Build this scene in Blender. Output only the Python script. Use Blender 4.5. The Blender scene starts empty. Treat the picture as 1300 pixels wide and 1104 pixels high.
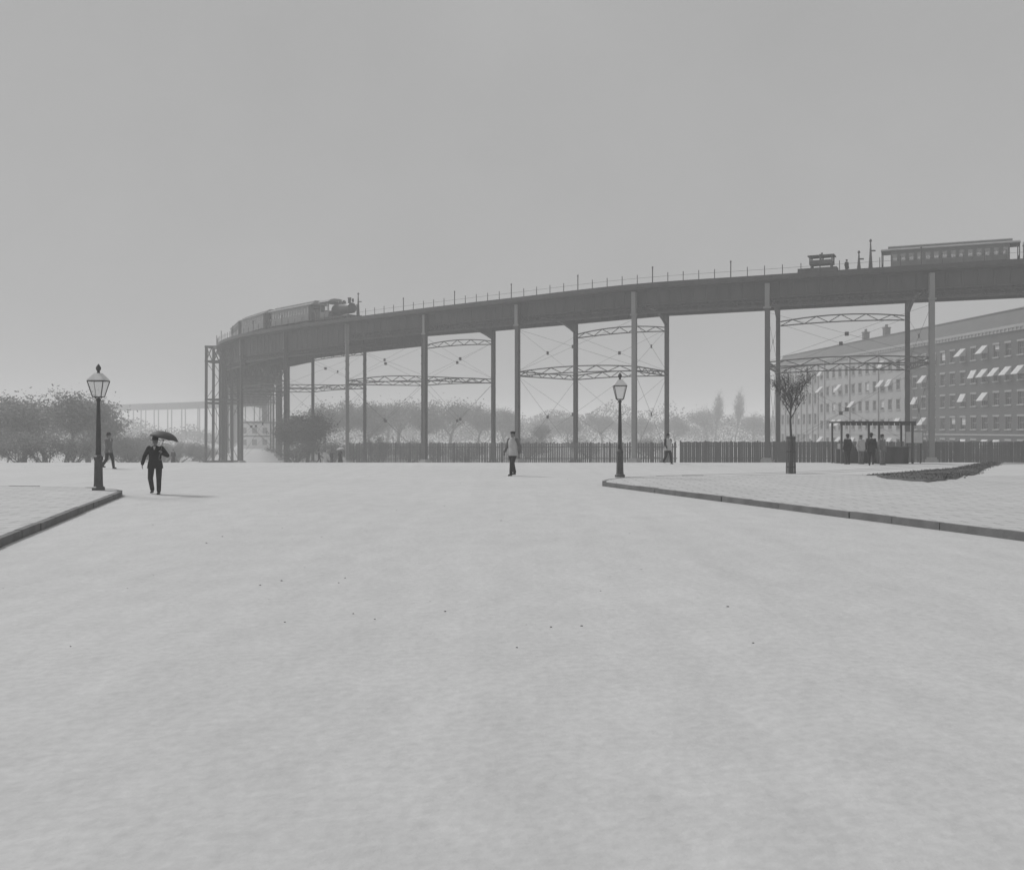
import bpy, bmesh, math, random
from mathutils import Vector, Matrix
R=math.radians
V=Vector
S=bpy.context.scene
COL=S.collection
FPX=1250.0; CX=650.0; HY=545.0; CAMZ=2.0
# ---------------------------------------------------------------- materials
def mat(name,v,rough=.8,scale=2.0,amt=.25,bump=0.0,metal=0.0,scale2=None):
    m=bpy.data.materials.new(name); m.use_nodes=True
    nt=m.node_tree; b=nt.nodes['Principled BSDF']
    b.inputs['Roughness'].default_value=rough; b.inputs['Metallic'].default_value=metal
    tc=nt.nodes.new('ShaderNodeTexCoord')
    n=nt.nodes.new('ShaderNodeTexNoise'); n.inputs['Scale'].default_value=scale; n.inputs['Detail'].default_value=8; n.inputs['Roughness'].default_value=.65
    nt.links.new(tc.outputs['Object'],n.inputs['Vector'])
    cr=nt.nodes.new('ShaderNodeValToRGB')
    lo=v*(1-amt); hi=v*(1+amt)
    cr.color_ramp.elements[0].position=.3; cr.color_ramp.elements[0].color=(lo,lo,lo,1)
    cr.color_ramp.elements[1].position=.7; cr.color_ramp.elements[1].color=(hi,hi,hi,1)
    nt.links.new(n.outputs['Fac'],cr.inputs['Fac'])
    nt.links.new(cr.outputs['Color'],b.inputs['Base Color'])
    if bump:
        bp=nt.nodes.new('ShaderNodeBump'); bp.inputs['Strength'].default_value=bump; bp.inputs['Distance'].default_value=.05
        n2=nt.nodes.new('ShaderNodeTexNoise'); n2.inputs['Scale'].default_value=(scale2 or scale*6); n2.inputs['Detail'].default_value=6
        nt.links.new(tc.outputs['Object'],n2.inputs['Vector'])
        nt.links.new(n2.outputs['Fac'],bp.inputs['Height']); nt.links.new(bp.outputs['Normal'],b.inputs['Normal'])
    return m
def streak(m,sz=.12):
    nt=m.node_tree; tc=[n for n in nt.nodes if n.type=='TEX_COORD'][0]; n=[n for n in nt.nodes if n.type=='TEX_NOISE'][0]
    mp=nt.nodes.new('ShaderNodeMapping'); mp.inputs['Scale'].default_value=(1,1,sz)
    nt.links.new(tc.outputs['Object'],mp.inputs['Vector']); nt.links.new(mp.outputs['Vector'],n.inputs['Vector'])
def brickmat(name,v,mortar,scale=3.0):
    m=mat(name,v,.9,.4,.18); nt=m.node_tree; b=nt.nodes['Principled BSDF']
    cr=[n for n in nt.nodes if n.type=='VALTORGB'][0]
    tc=[n for n in nt.nodes if n.type=='TEX_COORD'][0]
    br=nt.nodes.new('ShaderNodeTexBrick'); br.inputs['Scale'].default_value=scale
    mp=nt.nodes.new('ShaderNodeMapping'); mp.inputs['Rotation'].default_value=(R(90),0,R(90))
    nt.links.new(tc.outputs['Object'],mp.inputs['Vector']); nt.links.new(mp.outputs['Vector'],br.inputs['Vector'])
    nt.links.new(cr.outputs['Color'],br.inputs['Color1']); br.inputs['Color2'].default_value=(v*.7,v*.7,v*.7,1)
    br.inputs['Mortar'].default_value=(mortar,)*3+(1,)
    nt.links.new(br.outputs['Color'],b.inputs['Base Color'])
    return m
M=dict(
 iron=mat('dark_iron',.06,.6,1.3,.35,.1), iron_far=mat('viaduct_iron',.05,.65,.8,.3),
 iron_pale=mat('sunlit_iron',.21,.6,1.0,.15), plank=mat('deck_planks',.09,.85,2,.3),  # iron_pale paints sunlight into the colour of the front columns
 rail=mat('steel_rail',.15,.35,2,.1,metal=.8), stone=mat('pedestal_stone',.35,.85,3,.15),
 post=mat('lamp_post_paint',.045,.5,4,.3), post_base=mat('lamp_base_paint',.07,.55,4,.3),
 pale=mat('pale_paint',.6,.6,5,.1),
 road=mat('dusty_road',.485,.92,.12,.05,.25,scale2=9), pave=mat('flagstone_pavement',.48,.9,.25,.06,.15,scale2=6),
 kerb=mat('kerb_stone',.13,.85,1.5,.3,.2), dark_patch=mat('dark_patch_ground',.07,.95,1.2,.5,.6), patch_tufts=mat('tuft_blades',.1,.8,1,.3),
 bark=mat('bark',.08,.9,3,.3,.4), leaf=mat('spring_foliage',.2,.8,.5,.35), leaf_dark=mat('evergreen_foliage',.10,.8,.5,.35),
 board=mat('weathered_boards',.10,.9,1.2,.35), picket=mat('picket_boards',.12,.9,1.2,.3),
 brick=brickmat('dark_brick',.055,.09), palewall=brickmat('pale_brick',.3,.34), farwall=mat('pale_stucco',.8,.9,.1,.08),
 trim=mat('stone_trim',.26,.85,.8,.12), roof=mat('slate_roof',.07,.8,.7,.2), pane=mat('window_glass',.025,.15,1,.2),
 frame=mat('window_frame',.22,.7,3,.1), awning=mat('canvas_awning',.5,.8,.3,.3),
 carside=mat('car_paint',.17,.5,.8,.15), carroof=mat('car_roof_canvas',.22,.8,1,.15), carpale=mat('car_window_band',.3,.5,.8,.1),
 loco=mat('locomotive_black',.045,.4,2,.3),
 skin=mat('skin',.22,.6,8,.08), suit=mat('dark_suit',.022,.9,6,.25), suit2=mat('grey_trousers',.03,.9,6,.25),
 hat=mat('felt_hat',.02,.9,8,.2), shirt=mat('pale_cloth',.42,.9,5,.1), greycloth=mat('grey_cloth',.14,.9,5,.2),
 shoe=mat('boot_leather',.02,.5,8,.2), hair=mat('hair',.025,.8,20,.3), umb=mat('umbrella_cloth',.05,.7,3,.2), wood=mat('wooden_handle',.12,.5,6,.2),
 canvas=mat('dark_canvas',.06,.85,2,.2), eye=mat('eye',.03,.3,4,.1),
)
for k_ in ('iron','iron_far','iron_pale','board','picket','brick','palewall','carside'): streak(M[k_],.25)
def groundtex(m,base,joints=None):
    nt=m.node_tree; b=nt.nodes['Principled BSDF']; cr=[n for n in nt.nodes if n.type=='VALTORGB'][0]; tc=[n for n in nt.nodes if n.type=='TEX_COORD'][0]
    def noise(sc,mapping,lo,hi,det=6):
        mp=nt.nodes.new('ShaderNodeMapping'); mp.inputs['Scale'].default_value=mapping; mp.inputs['Rotation'].default_value=(0,0,R(-13))
        n=nt.nodes.new('ShaderNodeTexNoise'); n.inputs['Scale'].default_value=sc; n.inputs['Detail'].default_value=det
        mr=nt.nodes.new('ShaderNodeMapRange'); mr.inputs[1].default_value=.3; mr.inputs[2].default_value=.7; mr.inputs[3].default_value=lo; mr.inputs[4].default_value=hi
        nt.links.new(tc.outputs['Object'],mp.inputs['Vector']); nt.links.new(mp.outputs['Vector'],n.inputs['Vector']); nt.links.new(n.outputs['Fac'],mr.inputs[0]); return mr.outputs[0]
    outs=[noise(1.0,(1.6,.035,1),.97,1.03,3),noise(11,(1,1,1),.93,1.06),noise(2.3,(1,.5,1),.95,1.05)]
    if joints:
        br=nt.nodes.new('ShaderNodeTexBrick'); br.inputs['Scale'].default_value=.55; br.inputs['Mortar Size'].default_value=.012
        for nm,v in (('Color1',1.0),('Color2',.93),('Mortar',.55)): br.inputs[nm].default_value=(v,v,v,1)
        nt.links.new(tc.outputs['Object'],br.inputs['Vector']); outs.append(br.outputs['Color'])
    cur=cr.outputs['Color']
    for o_ in outs:
        mx=nt.nodes.new('ShaderNodeVectorMath'); mx.operation='MULTIPLY'
        nt.links.new(cur,mx.inputs[0]); nt.links.new(o_,mx.inputs[1]); cur=mx.outputs[0]
    nt.links.new(cur,b.inputs['Base Color'])
groundtex(M['road'],.45); groundtex(M['pave'],.45,True)
def glassmat():
    m=bpy.data.materials.new('lantern_glass'); m.use_nodes=True; nt=m.node_tree
    b=nt.nodes['Principled BSDF']; b.inputs['Base Color'].default_value=(.75,.75,.75,1); b.inputs['Roughness'].default_value=.25
    b.inputs['Alpha'].default_value=.35
    return m
M['glass']=glassmat()
# ---------------------------------------------------------------- mesh helper
class MB:
    def __init__(s): s.v=[]; s.f=[]
    def add(s,vs,fs):
        o=len(s.v); s.v+= [tuple(x) for x in vs]; s.f+=[tuple(i+o for i in f) for f in fs]; return s
    def hexa(s,p):  # 8 points bottom 4 ccw, top 4
        return s.add(p,[(3,2,1,0),(4,5,6,7),(0,1,5,4),(1,2,6,5),(2,3,7,6),(3,0,4,7)])
    def box(s,x0,x1,y0,y1,z0,z1):
        return s.hexa([(x0,y0,z0),(x1,y0,z0),(x1,y1,z0),(x0,y1,z0),(x0,y0,z1),(x1,y0,z1),(x1,y1,z1),(x0,y1,z1)])
    def beam(s,a,b,w,h,up=V((0,0,1))):
        a=V(a); b=V(b); d=(b-a).normalized()
        if abs(d.dot(up))>.99: up=V((1,0,0))
        sd=d.cross(up).normalized(); u=sd.cross(d).normalized()
        p=[]
        for c in (a,b):
            for sx,sz in ((-1,-1),(1,-1),(1,1),(-1,1)): p.append(c+sd*(sx*w/2)+u*(sz*h/2))
        return s.add(p,[(3,2,1,0),(4,5,6,7),(0,1,5,4),(1,2,6,5),(2,3,7,6),(3,0,4,7)])
    def tube(s,pts,rs,n=8,cap=True,rx=1.0,ry=1.0,ref=None):
        pts=[V(p) for p in pts]; 
        if not hasattr(rs,'__len__'): rs=[rs]*len(pts)
        rings=[]; prev=None
        for i,p in enumerate(pts):
            d=(pts[min(i+1,len(pts)-1)]-pts[max(i-1,0)]).normalized()
            if prev is None:
                r0=V(ref) if ref else (V((1,0,0)) if abs(d.x)<.9 else V((0,1,0)))
            else: r0=prev
            a=(r0-d*r0.dot(d)).normalized(); prev=a; b=d.cross(a)
            r=rs[i]; ra,rb=(r if hasattr(r,'__len__') else (r*rx,r*ry))
            rings.append([p+a*math.cos(2*math.pi*k/n)*ra+b*math.sin(2*math.pi*k/n)*rb for k in range(n)])
        vs=[q for r in rings for q in r]; fs=[]
        for i in range(len(rings)-1):
            for k in range(n):
                fs.append((i*n+k,i*n+(k+1)%n,(i+1)*n+(k+1)%n,(i+1)*n+k))
        if cap:
            fs.append(tuple(range(n-1,-1,-1))); fs.append(tuple((len(rings)-1)*n+k for k in range(n)))
        return s.add(vs,fs)
    def ell(s,c,rx,ry,rz,n=12,m=8,rot=None):
        vs=[];fs=[]; c=V(c); 
        def P(x,y,z):
            q=V((x*rx,y*ry,z*rz)); 
            if rot: q=rot@q
            return c+q
        vs.append(P(0,0,-1))
        for j in range(1,m):
            t=-math.pi/2+math.pi*j/m
            for k in range(n):
                a=2*math.pi*k/n; vs.append(P(math.cos(t)*math.cos(a),math.cos(t)*math.sin(a),math.sin(t)))
        vs.append(P(0,0,1))
        for k in range(n): fs.append((0,1+(k+1)%n,1+k))
        for j in range(m-2):
            for k in range(n):
                a=1+j*n+k; b=1+j*n+(k+1)%n; fs.append((a,b,b+n,a+n))
        o=1+(m-2)*n; l=len(vs)-1
        for k in range(n): fs.append((o+k,o+(k+1)%n,l))
        return s.add(vs,fs)
    def cap(s,a,b,ra,rb,n=12):   # tapered capsule
        a=V(a);b=V(b);d=(b-a);L=d.length
        if L<1e-6: return s
        d/=L; pts=[];rs=[]
        for t in (-1,-.92,-.7,-.38): pts.append(a+d*ra*t); rs.append(ra*math.sqrt(max(0,1-t*t))+1e-4)
        pts+= [a,b]; rs+=[ra,rb]
        for t in (.38,.7,.92,1): pts.append(b+d*rb*t); rs.append(rb*math.sqrt(max(0,1-t*t))+1e-4)
        return s.tube(pts,rs,n)
    def prism(s,poly,z0,z1):
        n=len(poly); vs=[(x,y,z0) for x,y in poly]+[(x,y,z1) for x,y in poly]
        return s.add(vs,[tuple(range(n-1,-1,-1)),tuple(range(n,2*n))]+[(k,(k+1)%n,n+(k+1)%n,n+k) for k in range(n)])
    def lathe(s,prof,n=16,c=(0,0,0)):
        return s.tube([(c[0],c[1],c[2]+z) for r,z in prof],[max(r,1e-4) for r,z in prof],n)
    def mesh(s,name):
        me=bpy.data.meshes.new(name); me.from_pydata(s.v,[],s.f); me.update(); return me
    def build(s,name,m,parent=None,smooth=False,loc=None):
        me=s.mesh(name); me.materials.append(m)
        if smooth: me.polygons.foreach_set('use_smooth',[True]*len(me.polygons))
        o=bpy.data.objects.new(name,me); COL.objects.link(o)
        if parent is not None: o.parent=parent
        if loc is not None: o.location=loc
        return o
def tag(o,label=None,cat=None,group=None,kind=None):
    if label: o['label']=label
    if cat: o['category']=cat
    if group: o['group']=group
    if kind: o['kind']=kind
    return o
def thing(name,label,cat,loc=(0,0,0),rz=0,group=None):
    o=bpy.data.objects.new(name,None); COL.objects.link(o); o.location=loc; o.rotation_euler=(0,0,rz); o.empty_display_size=.2
    return tag(o,label,cat,group)
def copy_tree(o,parent=None):
    c=o.copy(); COL.objects.link(c); c.parent=parent
    for ch in list(o.children): copy_tree(ch,c)
    return c
def sm(a,b,x):
    t=min(1,max(0,(x-a)/(b-a))); return t*t*(3-2*t)
def gz(y):
    if y<54: return 0.0
    if y<66: return -.036*(y-54)**2/24
    if y<176: return -.216-.036*(y-66)
    if y<190: return -.216-.036*(110)-.036*((y-176)-(y-176)**2/28)
    return -.216-3.96-.252
def world(px,d,py=None):
    X=(px-CX)/FPX*d
    return X if py is None else (X,CAMZ+(HY-py)*d/FPX)
# ---------------------------------------------------------------- ground
def ground():
    ys=[-60,-20,0,20,40]+[54+i*1.5 for i in range(9)]+[80,100,130,160,176,178.5,181,183.5,186,188,190,220,260,320,400,600,900,1400,2000]
    xs=[-1200,-600,-300,-150,-75,-35,0,35,75,150,300,600,1200]
    mb=MB(); n=len(xs)
    for y in ys:
        for x in xs: mb.v.append((x,y,gz(y)))
    for j in range(len(ys)-1):
        for i in range(n-1): mb.f.append((j*n+i,j*n+i+1,(j+1)*n+i+1,(j+1)*n+i))
    g=mb.build('ground',M['road'],smooth=True); tag(g,'pale dusty open plaza and road surface','ground',kind='structure')
    # left pavement: kerb line, rounded corner
    def line(p,q,y): t=(y-p[1])/(q[1]-p[1]); return p[0]+(q[0]-p[0])*t
    p=(-9.0,18.1);q=(-11.65,29.4)
    cl=[(line(p,q,-5),-5),(line(p,q,10),10),p,(line(p,q,25),25),q]
    for k in range(1,9):
        a=math.pi/2*k/8; cl.append((q[0]-5*(1-math.cos(a))-.9*k/8, q[1]+3*math.sin(a)))
    out=cl+[(-120,cl[-1][1]),(-120,-5)]
    def inset(c,sgn,w=.3):
        r=[]
        for i,pt in enumerate(c):
            a=V(c[max(i-1,0)]);b=V(c[min(i+1,len(c)-1)]); d=(b-a).normalized(); nn=V((-d.y,d.x))*sgn
            r.append((pt[0]+nn.x*w,pt[1]+nn.y*w))
        return r
    ci=inset(cl,1,.14)
    tag(MB().prism(ci+[(-120,ci[-1][1]),(-120,-5)],.0,.146).build('pavement',M['pave']),'raised pale pavement left of the road','pavement',kind='structure')
    def kerb(c,c2,lab):
        mb=MB()
        rk=random.Random(6)
        def ln(p,q,t): return (p[0]+(q[0]-p[0])*t,p[1]+(q[1]-p[1])*t)
        for i in range(len(c)-1):
            L_=math.dist(c[i],c[i+1]); n_=max(1,round(L_/1.3))
            for k in range(n_):
                t0,t1=k/n_+.006/L_*1.5,(k+1)/n_-.006/L_*1.5; o_=rk.uniform(-.012,.012); hh=.15+rk.uniform(-.01,.008)
                a,b,e,f=[ln(c[i],c[i+1],t0),ln(c[i],c[i+1],t1),ln(c2[i],c2[i+1],t1),ln(c2[i],c2[i+1],t0)]
                mb.hexa([(a[0]+o_,a[1],-.02),(b[0]+o_,b[1],-.02),(e[0],e[1],-.02),(f[0],f[1],-.02),(a[0]+o_,a[1],hh),(b[0]+o_,b[1],hh),(e[0],e[1],hh),(f[0],f[1],hh)])
        tag(mb.build('kerb',M['kerb']),lab,'kerb',kind='structure')  # whole kerb coloured dark to paint the shade on its road face
    kerb(cl,ci,'stone kerb, its face shade coloured in, along the left pavement')
    p=(8.93,18.25);q=(3.19,34.7)
    cl=[(line(p,q,-5),-5),(line(p,q,10),10),p,(line(p,q,26),26),q]
    for k in range(1,9):
        a=math.pi/2*k/8; cl.append((q[0]+4.5*(1-math.cos(a))-.9*math.sin(a)*0, q[1]+5*math.sin(a)))
    ci=inset(cl,-1,.14)
    tag(MB().prism([(120,-5)]+ci+[(120,ci[-1][1])],.0,.146).build('pavement',M['pave']),'raised pale pavement right of the road','pavement',kind='structure')
    kerb(cl,ci,'stone kerb, its face shade coloured in, along the right pavement')
    # low dark mesh patch set with short dark tufts
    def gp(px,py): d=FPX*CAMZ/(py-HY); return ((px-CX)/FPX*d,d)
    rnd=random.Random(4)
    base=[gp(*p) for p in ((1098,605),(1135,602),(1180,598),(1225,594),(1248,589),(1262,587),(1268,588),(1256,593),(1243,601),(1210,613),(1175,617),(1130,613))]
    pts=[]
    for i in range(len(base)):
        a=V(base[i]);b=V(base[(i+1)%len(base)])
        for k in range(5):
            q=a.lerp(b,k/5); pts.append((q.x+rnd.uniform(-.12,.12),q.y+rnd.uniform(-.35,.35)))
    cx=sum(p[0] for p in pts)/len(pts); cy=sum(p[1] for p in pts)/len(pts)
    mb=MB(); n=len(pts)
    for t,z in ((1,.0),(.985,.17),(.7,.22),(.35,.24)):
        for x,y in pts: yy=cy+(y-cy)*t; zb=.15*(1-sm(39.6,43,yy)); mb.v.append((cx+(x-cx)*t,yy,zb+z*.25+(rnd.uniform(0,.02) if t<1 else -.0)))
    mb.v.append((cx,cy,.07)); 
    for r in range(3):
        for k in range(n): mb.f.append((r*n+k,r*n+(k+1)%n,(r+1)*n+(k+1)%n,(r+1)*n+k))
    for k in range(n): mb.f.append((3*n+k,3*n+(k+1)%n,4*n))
    tag(mb.build('ground_patch',M['dark_patch'],smooth=True),'low dark patch on the right side of the plaza','ground',kind='structure')
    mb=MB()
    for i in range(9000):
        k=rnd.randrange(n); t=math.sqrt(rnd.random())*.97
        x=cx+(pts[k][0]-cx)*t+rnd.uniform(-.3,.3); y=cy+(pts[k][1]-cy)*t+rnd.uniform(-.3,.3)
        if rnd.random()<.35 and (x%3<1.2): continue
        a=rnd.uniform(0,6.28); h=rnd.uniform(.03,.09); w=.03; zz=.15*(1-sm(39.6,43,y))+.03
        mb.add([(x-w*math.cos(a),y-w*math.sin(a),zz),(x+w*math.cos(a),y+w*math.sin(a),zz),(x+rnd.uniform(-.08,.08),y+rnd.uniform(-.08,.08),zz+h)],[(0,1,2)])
    tag(mb.build('patch_tufts',M['patch_tufts']),'short dark tufts on the dark patch','patch_tufts',kind='stuff')
    mb=MB()
    for i in range(130):
        y=8+52*rnd.random()**1.3; x=rnd.uniform(-.55,.55)*y
        if x<-8 and y<31: continue
        if x>3 and y<41: continue
        r_=rnd.uniform(.004,.014)*(1 if rnd.random()<.96 else 1.6); mb.ell((x,y,gz(y)+r_*.3),r_*rnd.uniform(.8,1.6),r_,r_*.6,5,4)
    tag(mb.build('pebbles',M['kerb']),'scattered small stones and crumbs of dirt on the pale road','pebbles',kind='stuff')
    # faint tram rails crossing behind the right pavement
    mb=MB()
    for off in (0,1.45):
        pp=[gp(*p) for p in ((840,606),(900,604.5),(990,602),(1080,598.5),(1160,594),(1262,589.5),(1400,586.5))]
        for a,b in zip(pp,pp[1:]):
            mb.beam((a[0],a[1]+off,-.01),(b[0],b[1]+off,-.01),.10,.03)
    tag(mb.build('tram_rails',M['kerb']),'pair of thin street rails flush in the road at right','rails',kind='structure')
ground()
# ---------------------------------------------------------------- viaduct
F=[(86,83),(72,88),(57,93),(42.2,99),(27.5,106),(14,112.7),(.7,124),(-11.9,135),(-24.6,147),(-36.6,159),(-47.3,172.3),(-55,187.2),(-60,203.3)]
Rr=[(86.5,95.5),(72.5,100),(58.5,105),(44.5,110.8),(31.7,117.3),(19.4,123.4),(8.6,133),(-2.7,142.6),(-13.6,150.6),(-24.3,162.5),(-35.8,177),(-43.5,191.5)]
OFF=1 # index shift: photo-bent i -> i+1
while F[-1][1]<495: F.append((F[-1][0]-4.33,F[-1][1]+16.2))
NSTRAIGHT=len(F)
F+=[(-143,513),(-150,529),(-159,545),(-170,560),(-183,573),(-197,586)]
F=F[:NSTRAIGHT]+[(F[NSTRAIGHT-1][0]+x+138,F[NSTRAIGHT-1][1]+y-497) for x,y in F[NSTRAIGHT:]]
while F[-1][0]>-470: F.append((F[-1][0]-12.4,F[-1][1]+11.0))
for i in range(len(Rr),len(F)):
    a=V(F[max(i-1,0)]);b=V(F[min(i+1,len(F)-1)]); d=(b-a).normalized(); Rr.append((F[i][0]+d.y*12,F[i][1]-d.x*12))
def cr(P,u):
    u=max(0,min(len(P)-1-1e-6,u)); i=int(u); t=u-i
    p0,p1,p2,p3=[V(P[max(0,min(len(P)-1,k))]) for k in (i-1,i,i+1,i+2)]
    return .5*((2*p1)+(p2-p0)*t+(2*p0-5*p1+4*p2-p3)*t*t+(3*p1-p0-3*p2+p3)*t**3)
def tp(u,t,z=0):
    a=cr(F,u);b=cr(Rr,u); q=a.lerp(b,t); return V((q.x,q.y,z))
DT=18.35; GB=15.3
def viaduct():
    t=thing('elevated_railway','tall iron elevated railway sweeping in a long curve across the view on slender columns','elevated railway',(F[4][0],F[4][1],gz(F[4][1])))
    inv=V(t.location)
    def B(mb,name,m,parent=t,off=inv): 
        mb.v=[(x-off.x,y-off.y,z-off.z) for x,y,z in mb.v]
        return mb.build(name,m,parent)
    N=len(F)
    # deck + fascia
    mb=MB(); us=[];u=0
    while u<N-1: us.append(u); u+=.2
    us.append(N-1.001)
    def strip(t0,t1,z0,z1,mb,us):
        rows=[]
        for u in us:
            a=tp(u,0);b=tp(u,1);d=(b-a).normalized(); L=(b-a).length
            p=a+d*(L*t0[0]+t0[1]); q=a+d*(L*t1[0]+t1[1]); rows.append([(p.x,p.y,z0),(q.x,q.y,z0),(q.x,q.y,z1),(p.x,p.y,z1)])
        o=len(mb.v)
        for r in rows: mb.v+=r
        for i in range(len(rows)-1):
            for k in range(4):
                mb.f.append((o+i*4+k,o+i*4+(k+1)%4,o+(i+1)*4+(k+1)%4,o+(i+1)*4+k))
        mb.f.append((o,o+1,o+2,o+3)); e=o+(len(rows)-1)*4; mb.f.append((e+3,e+2,e+1,e))
    strip((0,-.75),(1,.75),18.0,18.2,mb,us); B(mb,'deck',M['plank'])
    mb=MB(); strip((0,-.85),(0,-.752),17.98,18.5,mb,us); B(mb,'edge_beam',M['iron_far'])
    mb=MB(); strip((1,.752),(1,.85),17.72,18.5,mb,us); B(mb,'edge_beam',M['iron_far'])
    for tt in (.26,.40,.60,.74):
        mb=MB(); strip((tt,-.04),(tt,.04),18.2,18.34,mb,[u for u in us if u<30]); B(mb,'rail',M['rail'])
    # railing
    k=0; u=1.3
    while u<12 and k<96:
        a=tp(u,0);b=tp(u,1);d=(b-a).normalized(); p=a-d*.8
        h=1.0 if k%5 else 1.7
        mb=MB().tube([(p.x,p.y,18.5),(p.x,p.y,18.5+h)],.045 if k%5 else .06,6); 
        if k%5==0: mb.ell((p.x,p.y,18.5+h),.1,.1,.12,6,4)
        B(mb,'railing_post',M['iron_far']); k+=1; u+=.118
    mb=MB(); strip((0,-.81),(0,-.79),19.1,19.125,mb,[x for x in us if 1.2<x<12]); B(mb,'hand_rail',M['iron_far'])
    # bents
    far_cols=MB(); far_g=MB()
    def column(p,d,tdir,top,pale,far,rear):
        g=gz(p.y)-.05
        if far:
            far_cols.beam((p.x,p.y,g),(p.x,p.y,top),.5,.5,up=V((d.x,d.y,0))); return
        mb=MB(); w=.52 if not rear else .46
        dd=V((d.x,d.y,0)); td=V((tdir.x,tdir.y,0))
        for s in (-1,1):   # flange plates facing track direction
            c=p+dd*(s*.22)
            mb.beam((c.x,c.y,g+.6),(c.x,c.y,top),.05,w,up=td) if False else mb.beam((c.x,c.y,g+.6),(c.x,c.y,top),w,.05,up=dd)
        mb.beam((p.x,p.y,g+.6),(p.x,p.y,top-.02),.06,.39,up=dd)
        # lacing bars on both open sides
        z=g+1.0; s=1
        while z<top-3:
            for sd in (-1,1):
                q=p+td*(sd*w*.46)
                a=q-dd*.19*s; b=q+dd*.19*s
                mb.beam((a.x,a.y,z),(b.x,b.y,z+.6),.03,.07)
            z+=.6; s=-s
        c=B(mb,'column',M['iron_pale'] if pale else M['iron'])
        if pale: c['label']='front column with sunlight put into its pale colour'
        bb=MB(); bb.beam((p.x,p.y,g),(p.x,p.y,g+.45),1.25,1.25,up=td); bb.beam((p.x,p.y,g+.45),(p.x,p.y,g+.65),.95,.95,up=td)
        bb.v=[(x-inv.x,y-inv.y,z-inv.z) for x,y,z in bb.v]; bb.build('pedestal',M['stone'],c)
    for i in range(N):
        a=V((*F[i],0)); b=V((*Rr[i],0)); d=(b-a).normalized(); L=(b-a).length
        q1=tp(min(i+.3,N-1.01),0);q0=tp(max(i-.3,0),0); td=(q1-q0).normalized()
        far=i>26; j=i-OFF
        if i<=14 or i>31 or i%2==0: column(a,d,td,17.7,j in (4,7,2),far,False)
        if i<=14 or i>31 or i%2==0: column(b,d,td,16.5,False,far,True)
        # cross girder
        mb=MB() if not far else far_g
        n=12; lo=[];hi=[]
        for k in range(n+1):
            s=k/n; z=15.05+1.35*(1-abs(2*s-1)**2.2) if .02<s<.98 else 15.05
            lo.append(z)
        hw=.2
        nn=V((-d.y,d.x,0))
        s0,s1=.3/L,1-.27/L
        for k in range(n):
            p=a+(b-a)*(s0+(s1-s0)*k/n); q=a+(b-a)*(s0+(s1-s0)*(k+1)/n)
            mb.hexa([(p-nn*hw)+V((0,0,lo[k])),(q-nn*hw)+V((0,0,lo[k+1])),(q+nn*hw)+V((0,0,lo[k+1])),(p+nn*hw)+V((0,0,lo[k])),
                     (p-nn*hw)+V((0,0,17.6)),(q-nn*hw)+V((0,0,17.6)),(q+nn*hw)+V((0,0,17.6)),(p+nn*hw)+V((0,0,17.6))])
        if 11<=i<=26:
            pb=MB(); e0=a+d*.35; e1=b-d*.35; m_=10
            for k in range(m_):
                s0_,s1_=k/m_,(k+1)/m_; p=e0.lerp(e1,s0_); q=e0.lerp(e1,s1_)
                zl=lambda s_: 11.2+1.0*(1-abs(2*s_-1)**2)
                pb.beam(p+V((0,0,zl(s0_))),q+V((0,0,zl(s1_))),.3,.3)
                pb.beam(p+V((0,0,zl(s0_))),q+V((0,0,15.3)),.08,.22); pb.beam(p+V((0,0,15.3)),q+V((0,0,zl(s1_))),.06,.22)
                pb.beam(p+V((0,0,zl(s0_))),p+V((0,0,15.3)),.1,.2)
            B(pb,'portal_brace',M['iron'])
        if not far:
            B(mb,'cross_girder',M['iron_far'])
            # cap plate over the girder face, pale to paint the sunlit column top
            m2=MB(); c=a-d*.30
            m2.beam((c.x,c.y,15.2),(c.x,c.y,17.7),.5,.04,up=d); m2.beam((c.x-d.x*.0,c.y,15.0),(c.x,c.y,15.2),.8,.12,up=d)
            B(m2,'cap_plate',M['iron_pale'])
    B(far_cols,'column',M['iron']).__setitem__('kind','stuff'); B(far_g,'cross_girder',M['iron_far']).__setitem__('kind','stuff')
    # longitudinal girders per bay
    far_l=MB()
    for i in range(N-1):
        far=i>26
        for t_,zb,off in ((0,GB,.38),(.36,16.3,0),(.66,16.3,0),(1,16.1,-.35)):
            if far and t_ in (.36,.66): continue
            if far: zb-=.9
            elif i>=10: zb-=2.1
            elif i>=8: zb-=1.5
            a=tp(i,t_); b=tp(i+1,t_) if i+1<N-1 else tp(N-1.01,t_)
            da=(tp(i,1)-tp(i,0)).normalized(); db=(tp(min(i+1,N-1.01),1)-tp(min(i+1,N-1.01),0)).normalized()
            a=a+da*off; b=b+db*off; dr=(b-a).normalized()
            if t_ in(0,1): a=a+dr*.0; 
            mb=far_l if far else MB()
            if far:
                mb.beam(a+V((0,0,(zb+17.98)/2)),b+V((0,0,(zb+17.98)/2)),.1,17.98-zb); continue
            zw=zb+.95 if t_==0 else zb+.12
            mb.beam(a+V((0,0,(zw+17.9)/2)),b+V((0,0,(zw+17.9)/2)),.06,17.9-zw)
            mb.beam(a+V((0,0,17.9)),b+V((0,0,17.9)),.4,.16)
            mb.beam(a+V((0,0,zw)),b+V((0,0,zw)),.3,.12)
            L=(b-a).length; n=int(L/1.35)
            for k in range(n+1):
                q=a+(b-a)*(k/n); mb.beam(q+V((0,0,zw+.062)),q+V((0,0,17.8)),.14,.2)
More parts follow.
